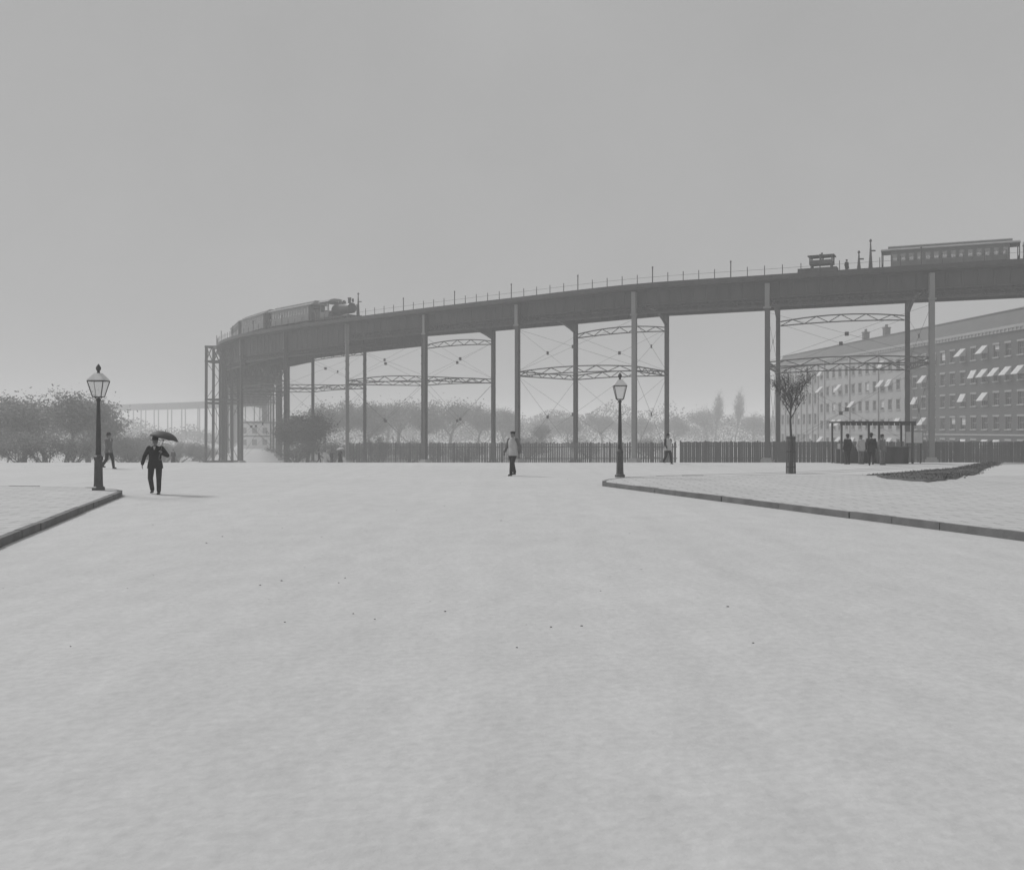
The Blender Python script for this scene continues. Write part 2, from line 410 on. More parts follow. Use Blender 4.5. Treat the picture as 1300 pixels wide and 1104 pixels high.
            if t_==0:
                mb.beam(a+V((0,0,zb)),b+V((0,0,zb)),.3,.2)
                n=int(L/.95)
                for k in range(n):
                    p=a+(b-a)*(k/n);q=a+(b-a)*((k+1)/n)
                    mb.beam(p+V((0,0,zb)),q+V((0,0,zw)),.05,.12); mb.beam(p+V((0,0,zw)),q+V((0,0,zb)),.04,.12)
            B(mb,'girder',M['iron_far'])
    B(far_l,'girder',M['iron_far'])['kind']='stuff'
    # braced towers
    def lattice(a,b,h,bow=0,name='strut'):
        mb=MB(); n=10; a=V(a);b=V(b); prev=None
        for k in range(n+1):
            s=k/n; up=bow*4*s*(1-s); lo=a+(b-a)*s+V((0,0,up*.4)); hi=lo+V((0,0,h+up*.6))
            if prev:
                mb.beam(prev[0],lo,.22,.12); mb.beam(prev[1],hi,.22,.12)
                mb.beam(prev[0],hi,.05,.09) if k%2 else mb.beam(prev[1],lo,.05,.09)
            prev=(lo,hi)
        B(mb,name,M['iron'])
    def xbrace(a0,b0,z0,z1):
        mb=MB(); a0=V(a0);b0=V(b0)
        p=a0+V((0,0,z0));q=b0+V((0,0,z1));r=a0+V((0,0,z1));s=b0+V((0,0,z0))
        mb.tube([p,q],.016,4); mb.tube([r,s],.016,4)
        c=(p+q)/2; dd=(b0-a0).normalized(); mb.beam(c-dd*.2,c+dd*.2,.06,.42)
        B(mb,'cross_brace',M['iron'])
    for i in range(OFF,17,2):
        # photo towers: (0-1),(2-3),(4-5),(6-7)...
        A,Bq=V((*F[i],0)),V((*F[i+1],0)); C,D=V((*Rr[i],0)),V((*Rr[i+1],0))
        zm=8.7
        for p,q in ((A,Bq),(C,D),(A,C),(Bq,D)):
            e=(q-p).normalized()*.3
            lattice(p+e+V((0,0,zm)),q-e+V((0,0,zm)),.55,.35 if (p-q).length>13 else 0)
        e=(D-C).normalized()*.3
        lattice(C+e+V((0,0,14.3)),D-e+V((0,0,14.3)),.5,.5)
        if i<17:
            for p,q in ((C,D),(A,C),(Bq,D),(A,Bq)):
                xbrace(p,q,zm+.6,14.6); xbrace(p,q,gz((p.y+q.y)/2)+1,zm)
    return t
VI=viaduct()
# ---------------------------------------------------------------- iron lattice tower at left
def lattice_tower():
    d=184; x0,z1=world(266,d,441); x1=world(299,d); gb=gz(d)
    t=thing('lattice_tower','open iron lattice tower on thin legs left of the railway bend','tower',((x0+x1)/2,d,gb))
    w=(x1-x0)/2; H=z1-gb
    for sx in (-1,1):
        for sy in (-1,1):
            MB().beam((sx*w,sy*2.2,0),(sx*w*.96,sy*2.2,H),.42,.42).build('leg',M['iron_far'],t)
    for sy in (-1,1): 
        MB().beam((w*.05,sy*2.2,0),(w*.05,sy*2.2,H-2.6),.26,.26).build('leg',M['iron_far'],t)
        MB().beam((w*.45,sy*2.2,0),(w*.45,sy*2.2,H-2.6),.2,.2).build('leg',M['iron_far'],t)
    for z in (H,H-2.7,H*.55,H*.52,.4):
        mb=MB()
        for s in (-1,1):
            mb.beam((-w-.2,s*2.2,z),(w+.2,s*2.2,z),.2,.3); mb.beam((s*w,-2,z),(s*w,2,z),.2,.3)
        mb.build('ring_beam',M['iron_far'],t)
    n=4
    for s in (-1,1):
        mb=MB()
        for k in range(n):
            a=-w+2*w*k/n;b=-w+2*w*(k+1)/n
            mb.beam((a,s*2.2,H-2.7),(b,s*2.2,H),.1,.16); mb.beam((a,s*2.2,H),(b,s*2.2,H-2.7),.08,.16)
        mb.build('top_truss',M['iron_far'],t)
    for z0,z1_ in ((H*.55,H-2.7),(.4,H*.52)):
        mb=MB()
        for s in (-1,1):
            mb.tube([(-w,s*2.2,z0),(w,s*2.2,z1_)],.05,5); mb.tube([(w,s*2.2,z0),(-w,s*2.2,z1_)],.05,5)
        mb.build('cross_brace',M['iron_far'],t)
lattice_tower()
# ---------------------------------------------------------------- trains
def place_on(root,u,t,L):
    # centre at u ; align with chord
    p=tp(u-.25,t);q=tp(u+.25,t); c=tp(u,t); d=(p-q).normalized()
    root.location=(c.x,c.y,18.34); root.rotation_euler=(0,0,math.atan2(d.y,d.x))
def make_car():
    L=13.6;W=2.6
    t=thing('passenger_car','x','railway carriage')
    b=MB(); b.box(-L/2+1,L/2-1,-W/2,W/2,.95,1.95); 
    nw=14; wl=(L-2)/nw
    for s in (-1,1):
        y0,y1=(W/2-.08,W/2) if s>0 else (-W/2,-W/2+.08)
        for k in range(nw+1):
            x=-L/2+1+wl*k; b.box(max(-L/2+1,x-.14),min(L/2-1,x+.14),y0,y1,1.95,2.75)
        b.box(-L/2+1,L/2-1,y0,y1,2.75,3.05)
    for s in (-1,1):
        x0,x1=(L/2-1.08,L/2-1) if s>0 else (-L/2+1,-L/2+1.08)
        b.box(x0,x1,-W/2+.08,-.45,1.95,3.05); b.box(x0,x1,.45,W/2-.08,1.95,3.05); b.box(x0,x1,-.45,.45,2.7,3.05)
    b.build('body',M['carside'],t)
    for k in range(nw):
        for s in (-1,1):
            x=-L/2+1+wl*(k+.5); f=MB(); y=s*(W/2-.05)
            f.box(x-wl/2+.145,x+wl/2-.145,y-.015,y+.015,2.33,2.37); f.box(x-wl/2+.142,x-wl/2+.18,y-.015,y+.015,1.95,2.75); f.box(x+wl/2-.18,x+wl/2-.142,y-.015,y+.015,1.95,2.75)
            w=f.build('window',M['frame'],t)
            MB().box(x-wl/2+.18,x+wl/2-.18,y-.005,y+.005,1.96,2.74).build('pane',M['glass'],w)
    # roof with raised clerestory
    r=MB(); prof=[(-W/2-.1,3.06),(W/2+.1,3.06),(W/2+.05,3.18),(W/2-.45,3.38),(-W/2+.45,3.38),(-W/2-.05,3.18)]
    n=len(prof); 
    for x,sc in ((-L/2,1),(L/2,1)): r.v+=[(x,a,z) for a,z in prof]
    r.f=[tuple(range(n)),tuple(range(2*n-1,n-1,-1))]+[(k,n+k,n+(k+1)%n,(k+1)%n) for k in range(n)]
    ro=r.build('roof',M['carroof'],t)
    c=MB(); prof=[(-.6,3.39),(.6,3.39),(.6,3.62),(.35,3.74),(-.35,3.74),(-.6,3.62)]
    c.v=[(-L/2+.7,a,z) for a,z in prof]+[(L/2-.7,a,z) for a,z in prof]
    c.f=[tuple(range(n)),tuple(range(2*n-1,n-1,-1))]+[(k,n+k,n+(k+1)%n,(k+1)%n) for k in range(n)]
    c.build('clerestory',M['carroof'],ro)
    for s in (-1,1):
        p=MB(); p.box(*sorted((s*(L/2-1),s*L/2)),-W/2,W/2,.85,.95)
        for y in (-W/2+.08,W/2-.08): p.tube([(s*(L/2-.1),y,.95),(s*(L/2-.1),y,3.06)],.05,6)
        p.box(*sorted((s*(L/2-.12),s*(L/2-.08))),-W/2+.1,W/2-.1,1.85,1.92)
        for k in range(7): p.tube([(s*(L/2-.1),-W/2+.2+k*.36,.95),(s*(L/2-.1),-W/2+.2+k*.36,1.87)],.02,4)
        p.build('end_platform',M['loco'],t)
        bg=MB(); bg.box(s*4.2-1.3,s*4.2+1.3,-.9,.9,.5,.84); bo=bg.build('bogie',M['loco'],t)
        for xx in (-.9,.9):
            for y in (-.75,.75): bo2=MB().tube([(s*4.2+xx,y-.06,.42),(s*4.2+xx,y+.06,.42)],.42,14).build('wheel',M['loco'],bo)
    return t
car=make_car()
def advance(u,t_,dist):
    p=tp(u,t_); v=u
    while (tp(v,t_)-p).length<abs(dist): v+=.01 if dist>0 else -.01
    return v
TL=.3
UL=8.5; u1=advance(UL,TL,12.3); u2=advance(u1,TL,15.3); u3=advance(u2,TL,15.3)
UR=2.77; ur2=advance(UR,.72,-13.95)
specs=[(u1,TL,'pale elevated carriage coupled directly behind the steam locomotive on the bend'),
 (u2,TL,'second carriage behind the locomotive, middle of the train on the railway bend'),
 (u3,TL,'last carriage at the far left end of the train going round the bend'),
 (UR,.72,'elevated carriage with open end platform above the brick building at the right'),
 (ur2,.72,'carriage cut off by the right edge, coupled to the one with the open platform')]
for k,(u,t_,lab) in enumerate(specs):
    c=car if k==0 else copy_tree(car)
    place_on(c,u,t_,13.6); q_=1.12 if k<3 else 1.0; c.scale=(1.09 if k<3 else 1,q_,q_*1.03 if k<3 else 1); c['label']=lab; c['group']='carriages on the elevated railway'
def loco():
    t=thing('steam_locomotive','small dark steam locomotive with cab and chimney leading the train on the bend','locomotive')
    fr=MB(); fr.box(-4.2,4.0,-1.1,1.1,.75,1.0); fr.box(3.9,4.1,-1.2,1.2,.5,1.0); fr.build('frame',M['loco'],t)
    b=MB(); b.tube([(-.6,0,1.95),(3.2,0,1.95),(3.5,0,1.95)],[.72,.68,.68],20); b.tube([(3.5,0,1.95),(3.58,0,1.95)],[.6,.45],16); bo=b.build('boiler',M['loco'],t,True)
    MB().lathe([(.22,2.55),(.2,2.8),(.22,3.1),(.28,3.3),(.26,3.34)],14,(2.8,0,0)).build('chimney',M['loco'],bo,True)
    MB().lathe([(.32,2.5),(.34,2.8),(.25,3.05),(.02,3.15)],14,(1.4,0,0)).build('dome',M['loco'],bo,True)
    MB().lathe([(.2,2.55),(.2,2.85),(.12,3.0),(.02,3.05)],12,(.3,0,0)).build('dome',M['loco'],bo,True)
    c=MB(); c.box(-2.6,-.5,-1.25,1.25,1.0,1.75)
    for x in (-2.6,-1.6,-.62):
        for y in (-1.25,1.15): c.box(x,x+.12,y,y+.1,1.75,3.0)
    ca=c.build('cab',M['carside'],t)
    r=MB(); pf=[(-1.5,3.0),(1.5,3.0),(1.1,3.3),(.5,3.45),(-.5,3.45),(-1.1,3.3)]; n=6
    r.v=[(-2.9,a,z) for a,z in pf]+[(-.2,a,z) for a,z in pf]; r.f=[tuple(range(n)),tuple(range(2*n-1,n-1,-1))]+[(k,n+k,n+(k+1)%n,(k+1)%n) for k in range(n)]
    r.build('roof',M['carroof'],ca)
    MB().box(-4.2,-2.6,-1.2,1.2,1.0,2.1).build('water_tank',M['loco'],t)
    MB().lathe([(.13,0),(.16,.1),(.16,.4),(.02,.5)],10,(3.6,0,2.7)).build('headlamp',M['loco'],t)
    for x,r_ in ((2.2,.5),(.6,.5),(-2.6,.36),(-3.6,.36)):
        for y in (-.75,.75): MB().tube([(x,y-.06,r_),(x,y+.06,r_)],r_,16).build('wheel',M['loco'],t)
    place_on(t,UL,TL,8); t.scale=(1.1,1.12,1.18)
loco()
def post(u,t_,ztop,label):
    p=tp(u,t_); a=tp(u,0);b=tp(u,1);d=(b-a).normalized(); p=p-d*.5
    t=thing('signal_post',label,'signal post',(p.x,p.y,18.2),0,'signal posts on the viaduct')
    h=ztop-18.2
    MB().tube([(0,0,0),(0,0,h*.6),(0,0,h)],[.26,.13,.06],8).build('post',M['iron'],t)
    MB().lathe([(.03,0),(.14,.08),(.14,.2),(.02,.34)],8,(0,0,h)).build('finial',M['iron'],t)
    m=MB(); m.box(-.03,.5,-.05,.05,h*.7,h*.7+.14); m.build('arm',M['iron'],t)
post(7.83,.03,21.8,'tapering signal post just ahead of the locomotive on the bend')
post(3.35,.1,21.4,'thin signal post on the viaduct between the cabin and the right-hand carriage')
post(3.42,.1,20.3,'shorter signal post on the viaduct, left of the taller thin one')
def hut():
    c=tp(3.66,.12); a=tp(3.5,.12);b=tp(3.8,.12); d=(a-b).normalized()
    t=thing('signal_cabin','small boxy signal cabin on short posts on top of the viaduct','cabin',(c.x,c.y,18.2),math.atan2(d.y,d.x))
    MB().box(-2.2,1.8,-.7,.7,.0,.95).build('base',M['board'],t)
    for x in (-.8,1.2):
        for y in (-.5,.5): MB().box(x-.07,x+.07,y-.07,y+.07,.95,1.3).build('leg',M['iron'],t)
    h=MB(); h.box(-1,1.4,-.7,.7,1.3,1.42); 
    for x in (-1,.14,1.26): 
        for y in (-.7,.58): h.box(x,x+.14,y,y+.12,1.42,2.15)
    h.box(-.86,1.26,-.69,-.6,1.42,1.75); h.box(-.86,1.26,.6,.69,1.42,1.75)
    h.build('box',M['board'],t)
    MB().box(-1.15,1.55,-.85,.85,2.15,2.27).build('roof',M['iron'],t)
    MB().tube([(.2,0,2.27),(.2,0,2.6)],.1,8).build('stovepipe',M['iron'],t)
hut()
# ---------------------------------------------------------------- gas lamps
def make_lamp(base,H,label):
    t=thing('street_lamp',label,'street lamp',base,0,'gas lamps at the road corners')
    k=H/3.95
    MB().lathe([(.20,0),(.20,.08),(.15,.12),(.14,.2),(.125,.9),(.15,.96),(.14,1.02),(.10,1.06),(.085,1.1)],8).build('base',M['post_base'],t)
    p=MB(); p.lathe([(.085,1.1),(.08,1.3),(.066,2.2*k),(.05,2.78*k),(.075,2.82*k),(.045,2.9*k)],12)
    p.build('shaft',M['post'],t,True)
    z0=2.92*k; z1=3.42*k; w0=.13; w1=.245
    f=MB()
    for s in (-1,1):
        for q in (-1,1):
            f.beam((s*w0,q*w0,z0),(s*w1,q*w1,z1),.022,.022)
    for z,w in ((z0,w0),(z1,w1)):
        for s in (-1,1): f.beam((-w,s*w,z),(w,s*w,z),.024,.024); f.beam((s*w,-w,z),(s*w,w,z),.024,.024)
    for s in (-1,1): f.tube([(s*.04,0,2.86*k),(s*.13,0,z0)],.015,6)
    ln=f.build('lantern',M['post'],t)
    g=MB()
    a,b=w0-.008,w1-.008
    g.add([(-a,-a,z0),(a,-a,z0),(a,a,z0),(-a,a,z0),(-b,-b,z1),(b,-b,z1),(b,b,z1),(-b,b,z1)],[(0,1,5,4),(1,2,6,5),(2,3,7,6),(3,0,4,7)])
    g.build('glass',M['glass'],ln)
    r=MB(); a=w1+.015
    r.add([(-a,-a,z1+.02),(a,-a,z1+.02),(a,a,z1+.02),(-a,a,z1+.02),(-.09,-.09,z1+.24),(.09,-.09,z1+.24),(.09,.09,z1+.24),(-.09,.09,z1+.24)],[(3,2,1,0),(4,5,6,7),(0,1,5,4),(1,2,6,5),(2,3,7,6),(3,0,4,7)])
    r.build('lantern_roof',M['pale'],ln)
    MB().lathe([(.05,z1+.24),(.05,z1+.27),(.035,z1+.29),(.07,z1+.35),(.08,z1+.4),(.06,z1+.45),(.012,z1+.52)],10).build('finial',M['post'],ln)
def gp(px,py): d=FPX*CAMZ/(py-HY); return ((px-CX)/FPX*d,d)
x,y=gp(125,628); make_lamp((x,y-.0,.146),3.85,'gas street lamp at the left kerb corner near the man with the umbrella')
x,y=gp(787,611); y=38.4; x=(787-CX)/FPX*y; make_lamp((x,y,.146),4.1,'gas street lamp on the right pavement corner in front of the viaduct')
# ---------------------------------------------------------------- fences
def fence(u0,u1,t_,ztop,name,lab,m,gap,jag,seed):
    rnd=random.Random(seed); p0=tp(u0,t_)
    t=thing(name,lab,'fence',(p0.x,p0.y,gz(p0.y)))
    ox,oy,oz=p0.x,p0.y,gz(p0.y)
    pts=[tp(u0+(u1-u0)*k/60,t_) for k in range(61)]
    # resample
    pan=MB(); rail=MB(); acc=0; nextb=0; posts=[]
    L=0; segs=[]
    for a,b in zip(pts,pts[1:]): segs.append((L,a,b)); L+=(b-a).length
    def at(s):
        for (l,a,b) in reversed(segs):
            if s>=l: return a+(b-a).normalized()*(s-l),(b-a).normalized()
        return pts[0],(pts[1]-pts[0]).normalized()
    s=0
    while s<L-.3:
        p,d=at(s+.12); w=rnd.uniform(.17,.26); g=gz(p.y); h=ztop(p.y)+rnd.uniform(-jag,jag)
        if rnd.random()>.01: pan.beam((p.x-ox,p.y-oy,g+rnd.uniform(.02,.1)-oz),(p.x-ox,p.y-oy,h-oz),w,.03,up=V((d.y,-d.x,0)))
        s+=w+gap
    pan.build('board_panel' if gap<.05 else 'picket_panel',m,t)
    s=0
    while s<L:
        p,d=at(s); g=gz(p.y); q=p+V((-d.y,d.x,0))*.09
        MB().beam((q.x-ox,q.y-oy,g-oz),(q.x-ox,q.y-oy,ztop(p.y)+.12-oz),.14,.12,up=V((d.y,-d.x,0))).build('post',m,t)
        p2,_=at(min(s+3,L)); q2=p2+V((-d.y,d.x,0))*.06; q1=p+V((-d.y,d.x,0))*.06
        for f in (.25,.8):
            za=g+(ztop(p.y)-g)*f; g2=gz(p2.y); zb=g2+(ztop(p2.y)-g2)*f
            rail.beam((q1.x-ox,q1.y-oy,za-oz),(q2.x-ox,q2.y-oy,zb-oz),.06,.1)
        s+=3
    rail.build('rail',m,t)
fence(4.75,.2,.5,lambda y:CAMZ-(560.5-HY)*y/FPX,'board_fence','long dark board fence under the right half of the viaduct',M['board'],.012,.04,3)
fence(8.6,4.78,.5,lambda y:CAMZ-(562-HY)*y/FPX,'picket_fence','paler slatted fence under the middle of the viaduct',M['picket'],.09,.08,5)
# ---------------------------------------------------------------- trees
def tree_mesh(seed,kind):
    rnd=random.Random(seed); wood=MB(); tips=[]
    # unit tree: height 10
    def grow(p,d,L,r,lvl,maxl):
        n=3; pts=[p]; rs=[r]; q=V(p); dd=V(d)
        for k in range(n):
            dd=(dd+V((rnd.uniform(-.16,.16),rnd.uniform(-.16,.16),rnd.uniform(-.02,.12)))).normalized()
            q=q+dd*(L/n); pts.append(V(q)); rs.append(r*(1-.4*(k+1)/n))
        wood.tube(pts,rs,6 if lvl<2 else 4)
        if kind=='bush' and lvl==1: tips.append((pts[0],lvl)); tips.append((pts[1],lvl)); tips.append((pts[2],lvl))
        if lvl>=2: tips.append((pts[-1],lvl)); tips.append((pts[-2],lvl))
        if lvl>=maxl: return
        nb=rnd.randint(3,4) if lvl else rnd.randint(5,7)
        for b in range(nb):
            k=rnd.choice((1,2,3)) if lvl else rnd.choice((2,3,3))
            az=rnd.uniform(0,6.28); sp=rnd.uniform(.35,.9)*(.35 if kind=='poplar' else 1)
            side=V((math.cos(az),math.sin(az),0)); nd=(dd*(1-sp*.35)+side*sp+V((0,0,.15))).normalized()
            grow(pts[k],nd,L*rnd.uniform(.58,.8),rs[k]*.6,lvl+1,maxl)
    if kind=='bush':
        for b in range(7):
            az=rnd.uniform(0,6.28); grow(V((rnd.uniform(-1,1),rnd.uniform(-1,1),0)),V((math.cos(az)*.9,math.sin(az)*.9,1)).normalized(),4.0,.12,1,3)
    elif kind=='poplar':
        grow(V((0,0,0)),V((0,0,1)),5.5,.22,0,3)
    else:
        grow(V((0,0,0)),V((rnd.uniform(-.08,.08),0,1)).normalized(),3.2,.26,0,4)
    lf=MB(); target={'broad':9000,'sparse':4500,'bush':6500,'poplar':3500}[kind]
    per=max(1,target//max(1,len(tips)))
    for (p,l) in tips:
        c=rnd.uniform(.3,1.7)
        for k in range(int(per*c)+1):
            s=(.62 if kind!='poplar' else .45)*rnd.choice((.5,1,1,1.5))
            q=p+V((rnd.gauss(0,s),rnd.gauss(0,s),rnd.gauss(0,s*.8)))
            if q.z<(.1 if kind in('bush','poplar') else 1.3): continue
            a=V((rnd.uniform(-1,1),rnd.uniform(-1,1),rnd.uniform(-1,1))).normalized(); b=a.cross(V((rnd.uniform(-1,1),rnd.uniform(-1,1),rnd.uniform(-1,1)))).normalized()
            w=rnd.uniform(.07,.16); h=w*rnd.uniform(1,1.8)
            lf.add([q-a*h,q+b*w*.6,q+a*h,q-b*w*.6],[(0,1,2,3)])
    zm=max(v[2] for v in lf.v); sc=10/zm
    for m_ in (wood,lf): m_.v=[(x*sc,y*sc,z*sc) for x,y,z in m_.v]
    return wood.mesh('trunk'),lf.mesh('crown')
TM={}
for s,k in ((1,'broad'),(2,'broad'),(3,'sparse'),(4,'sparse'),(5,'bush'),(6,'bush'),(7,'poplar'),(8,'broad')):
    TM[s]=tree_mesh(s*11,k)
    TM[s][0].materials.append(M['bark']); TM[s][1].materials.append(M['leaf'])
def tree(px,top,d,v,label,name='tree',cat='tree',group=None,dark=False,wide=1.0,rz=0):
    if not dark: d=d*((1.45 if d>150 else 1.25) if name!='bush' else 1.12)
    X,zt=world(px,d,top); g=gz(d); H=zt-g
    t=thing(name,label,cat,(X,d,g),rz,group); s=H/10; t.scale=(s*wide,s*wide,s)
    for me,n in zip(TM[v],('trunk','crown')):
        o=bpy.data.objects.new(n,me); COL.objects.link(o); o.parent=t
        if dark and n=='crown':
            o.material_slots[0].link='OBJECT'; o.material_slots[0].material=M['leaf_dark']
g1='hazy trees at the left edge of the plaza'
T=[(-45,503,118,1,'round tree at the far left edge of the left-hand grove'),
(-8,496,126,2,'second tree from the left edge of the picture in the left grove'),
(30,490,122,8,'broad hazy tree a little right of the left edge of the picture'),
(84,484,113,1,'tallest tree of the left grove with a dark bare lower trunk'),
(112,497,128,2,'tree standing right behind the left gas lamp'),
(58,500,136,3,'thin open tree between the two tallest of the left grove')]
for k,(px,ty,d,v,l) in enumerate(T): tree(px,ty,d,v,l,group=g1,rz=k*1.7,wide=1.45)
g2='low bushes behind the man with the umbrella'
T=[(20,538,112,5,'low bush at the foot of the left grove'),(55,540,112,6,'bushy shrub under the tallest tree of the left grove'),(98,538,115,5,'shrub between the left grove and the left lamp'),
(152,546,150,5,'bush just right of the left gas lamp'),(176,541,158,6,'darker bush left of the umbrella'),(212,553,170,5,'bush directly behind the umbrella'),(246,556,180,6,'pale bush left of the lattice tower legs'),(-20,538,114,6,'shrub at the far left edge'),(130,549,165,6,'small bush partly behind the left gas lamp'),(163,552,140,6,'low shrub at the far side of the plaza left of the umbrella man'),(196,560,150,5,'low shrub hidden mostly behind the umbrella man'),(228,562,160,6,'low shrub behind the small distant woman in wide skirt'),(258,562,172,5,'low shrub at the foot of the lattice tower')]
for k,(px,ty,d,v,l) in enumerate(T): tree(px,ty,d,v,l,'bush','bush',g2,rz=k*2.1,wide=1.5)
g3='hazy trees seen under the viaduct'
T=[(364,518,158,8,1,'dark tree filling the space beside the inner columns of the bend',.85),
(390,516,156,2,1,'dark rounded tree right of the pale far building',1.2),
(412,503,196,8,0,'hazy tree right of the dark tree by the bend',1.1),
(440,500,205,1,0,'hazy tree behind the pale front column',1.1),
(472,504,200,2,0,'hazy tree behind the second pair of columns from the bend',1.1),
(505,499,215,3,0,'thin hazy tree between two columns left of centre',1.2),
(538,503,210,8,0,'hazy tree behind the dark double column left of centre',1.1),
(572,498,222,4,0,'open crowned tree in the bay left of the walking man',1.2),
(606,508,214,1,0,'hazy tree just left of the column beside the walking man',1.1),
(642,514,236,2,0,'hazy tree directly behind the walking man in light shirt',1.2),
(688,532,170,3,0,'slender darker tree right of the walking man',.7),
(722,520,250,8,0,'pale tree behind the column right of the walking man',1.2),
(765,520,262,3,0,'thin pale tree left of the right gas lamp',1.3),
(812,524,262,1,0,'pale tree right of the right gas lamp',1.2),
(858,524,270,2,0,'pale tree behind the dark column right of the gas lamp',1.2),
(898,512,300,3,0,'faint thin tree in the open bay left of the buildings',1.1),
(958,520,290,8,0,'faint rounded tree left of the pale building',1.2),
(482,545,158,5,1,'dark bush at the foot of the second rear column',1.0),
(522,555,160,6,0,'bush between the dark double column and the dark bush',1.3),
(590,556,160,5,0,'low bush above the slatted fence left of the walking man',1.5),
(420,552,168,6,0,'bush behind the small distant walkers',1.5),
(545,550,175,5,0,'bush behind the dark double column',1.4),
(450,556,170,5,0,'low bush behind the pale front column',1.4),
(376,552,150,5,1,'dark low bush beneath the pair of dark trees by the bend',1.3),
(670,548,190,6,0,'pale bush above the fence just right of the walking man',1.5),
(745,550,200,5,0,'pale bush above the fence left of the right gas lamp',1.5),
(825,550,200,6,0,'pale bush above the fence right of the right gas lamp',1.5),
(490,508,270,8,0,'faint far tree behind the second rear column from the bend',1.5),
(625,512,280,1,0,'faint far tree behind the column left of the walking man',1.5),
(700,524,300,2,0,'faint far tree between two columns right of the walking man',1.5),
(790,528,310,8,0,'faint far tree behind the right gas lamp',1.5),
(975,532,300,1,0,'faint low tree just left of the tall dark double column',1.4)]
for k,(px,ty,d,v,dk,l,w) in enumerate(T): tree(px,ty,d,v,l,'bush' if v in(5,6) else 'tree','bush' if v in(5,6) else 'tree',g3,dark=bool(dk),rz=k*1.3,wide=w*1.08)
for px,ty,l in ((907,494,'narrow faint poplar in the open bay, left one of two'),(933,491,'narrow faint poplar in the open bay, right one of two')):
    tree(px,ty,300,7,l,'poplar_tree','tree','two poplars in the open bay',wide=.9)
def far_wood():
    rnd=random.Random(9); mb=MB()
    for i in range(115000):
        d=rnd.uniform(330,700); px=rnd.uniform(-200,1300)
        if 285<px<360: continue
        if d<400 and px<300: continue
        X=world(px,d); top=(12 if px>300 else 6)+3.5*math.sin(px*.021+d*.01)+2*math.sin(px*.083)
        z=gz(d)+max(.3,top*rnd.random()**.7); s=rnd.uniform(.2,.5)*(d/500+.3)
        a=V((rnd.uniform(-1,1),rnd.uniform(-1,1),rnd.uniform(-1,1))).normalized(); b=a.cross(V((rnd.uniform(-1,1),rnd.uniform(-1,1),rnd.uniform(-1,1)))).normalized(); q=V((X,d,z))
        mb.add([q-a*s,q+b*s*.6,q+a*s,q-b*s*.6],[(0,1,2,3)])
    tag(mb.build('far_wood',M['leaf']),'pale far-off belt of trees on the horizon','woodland',kind='stuff')
far_wood()
# street tree in guard
def young_tree():
    d=44.8; X=world(1004,d); rnd=random.Random(12)
    t=thing('young_street_tree','young bare street tree inside a slatted wooden guard left of the canopied stall','tree',(X,d,0))
    w=MB(); w.tube([(0,0,0),(.03,0,1.2),(-.02,.02,2.4),(.0,.0,3.2)],[.075,.06,.05,.035],8)
    tips=[]
    def br(p,d_,L,r,l):
        q=V(p); pts=[V(p)]; rs=[r]; dd=V(d_)
        for k in range(3):
            dd=(dd+V((rnd.uniform(-.2,.2),rnd.uniform(-.2,.2),.1))).normalized(); q=q+dd*L/3; pts.append(V(q)); rs.append(r*(1-.25*(k+1)))
        w.tube(pts,[max(.005,x) for x in rs],5); tips.extend(pts[1:])
        if l<2:
            for _ in range(4): br(pts[rnd.choice((1,2,3))],(dd+V((rnd.uniform(-.9,.9),rnd.uniform(-.9,.9),.2))).normalized(),L*.6,r*.6,l+1)
    for k in range(7):
        a=k*2.4; br((0,0,2.5+k*.11),V((math.cos(a)*.6,math.sin(a)*.6,.9)).normalized(),1.0,.03,0)
    w.build('trunk',M['bark'],t)
    lf=MB()
    for p in tips:
        for _ in range(5):
            q=p+V((rnd.gauss(0,.1),rnd.gauss(0,.1),rnd.gauss(0,.1))); a=V((rnd.uniform(-1,1),rnd.uniform(-1,1),rnd.uniform(-1,1))).normalized(); b=a.cross(V((.3,.5,.8))).normalized()
            lf.add([q-a*.035,q+b*.02,q+a*.035,q-b*.02],[(0,1,2,3)])
    lf.build('crown',M['leaf_dark'],t)
    g=MB()
    for k in range(14):
        a=2*math.pi*k/14; c,s=math.cos(a),math.sin(a)
        g.beam((.21*c,.21*s,0),(.19*c,.19*s,1.7),.045,.022,up=V((c,s,0)))
    g.build('guard',M['picket'],t)
    h=MB()
    for z in (.3,1.0,1.6):
        for k in range(12):
            a=2*math.pi*k/12;b=2*math.pi*(k+1)/12; r_=.225-.012*z
            h.beam((r_*math.cos(a),r_*math.sin(a),z),(r_*math.cos(b),r_*math.sin(b),z),.02,.05)
    h.build('guard_hoop',M['iron'],t)
young_tree()
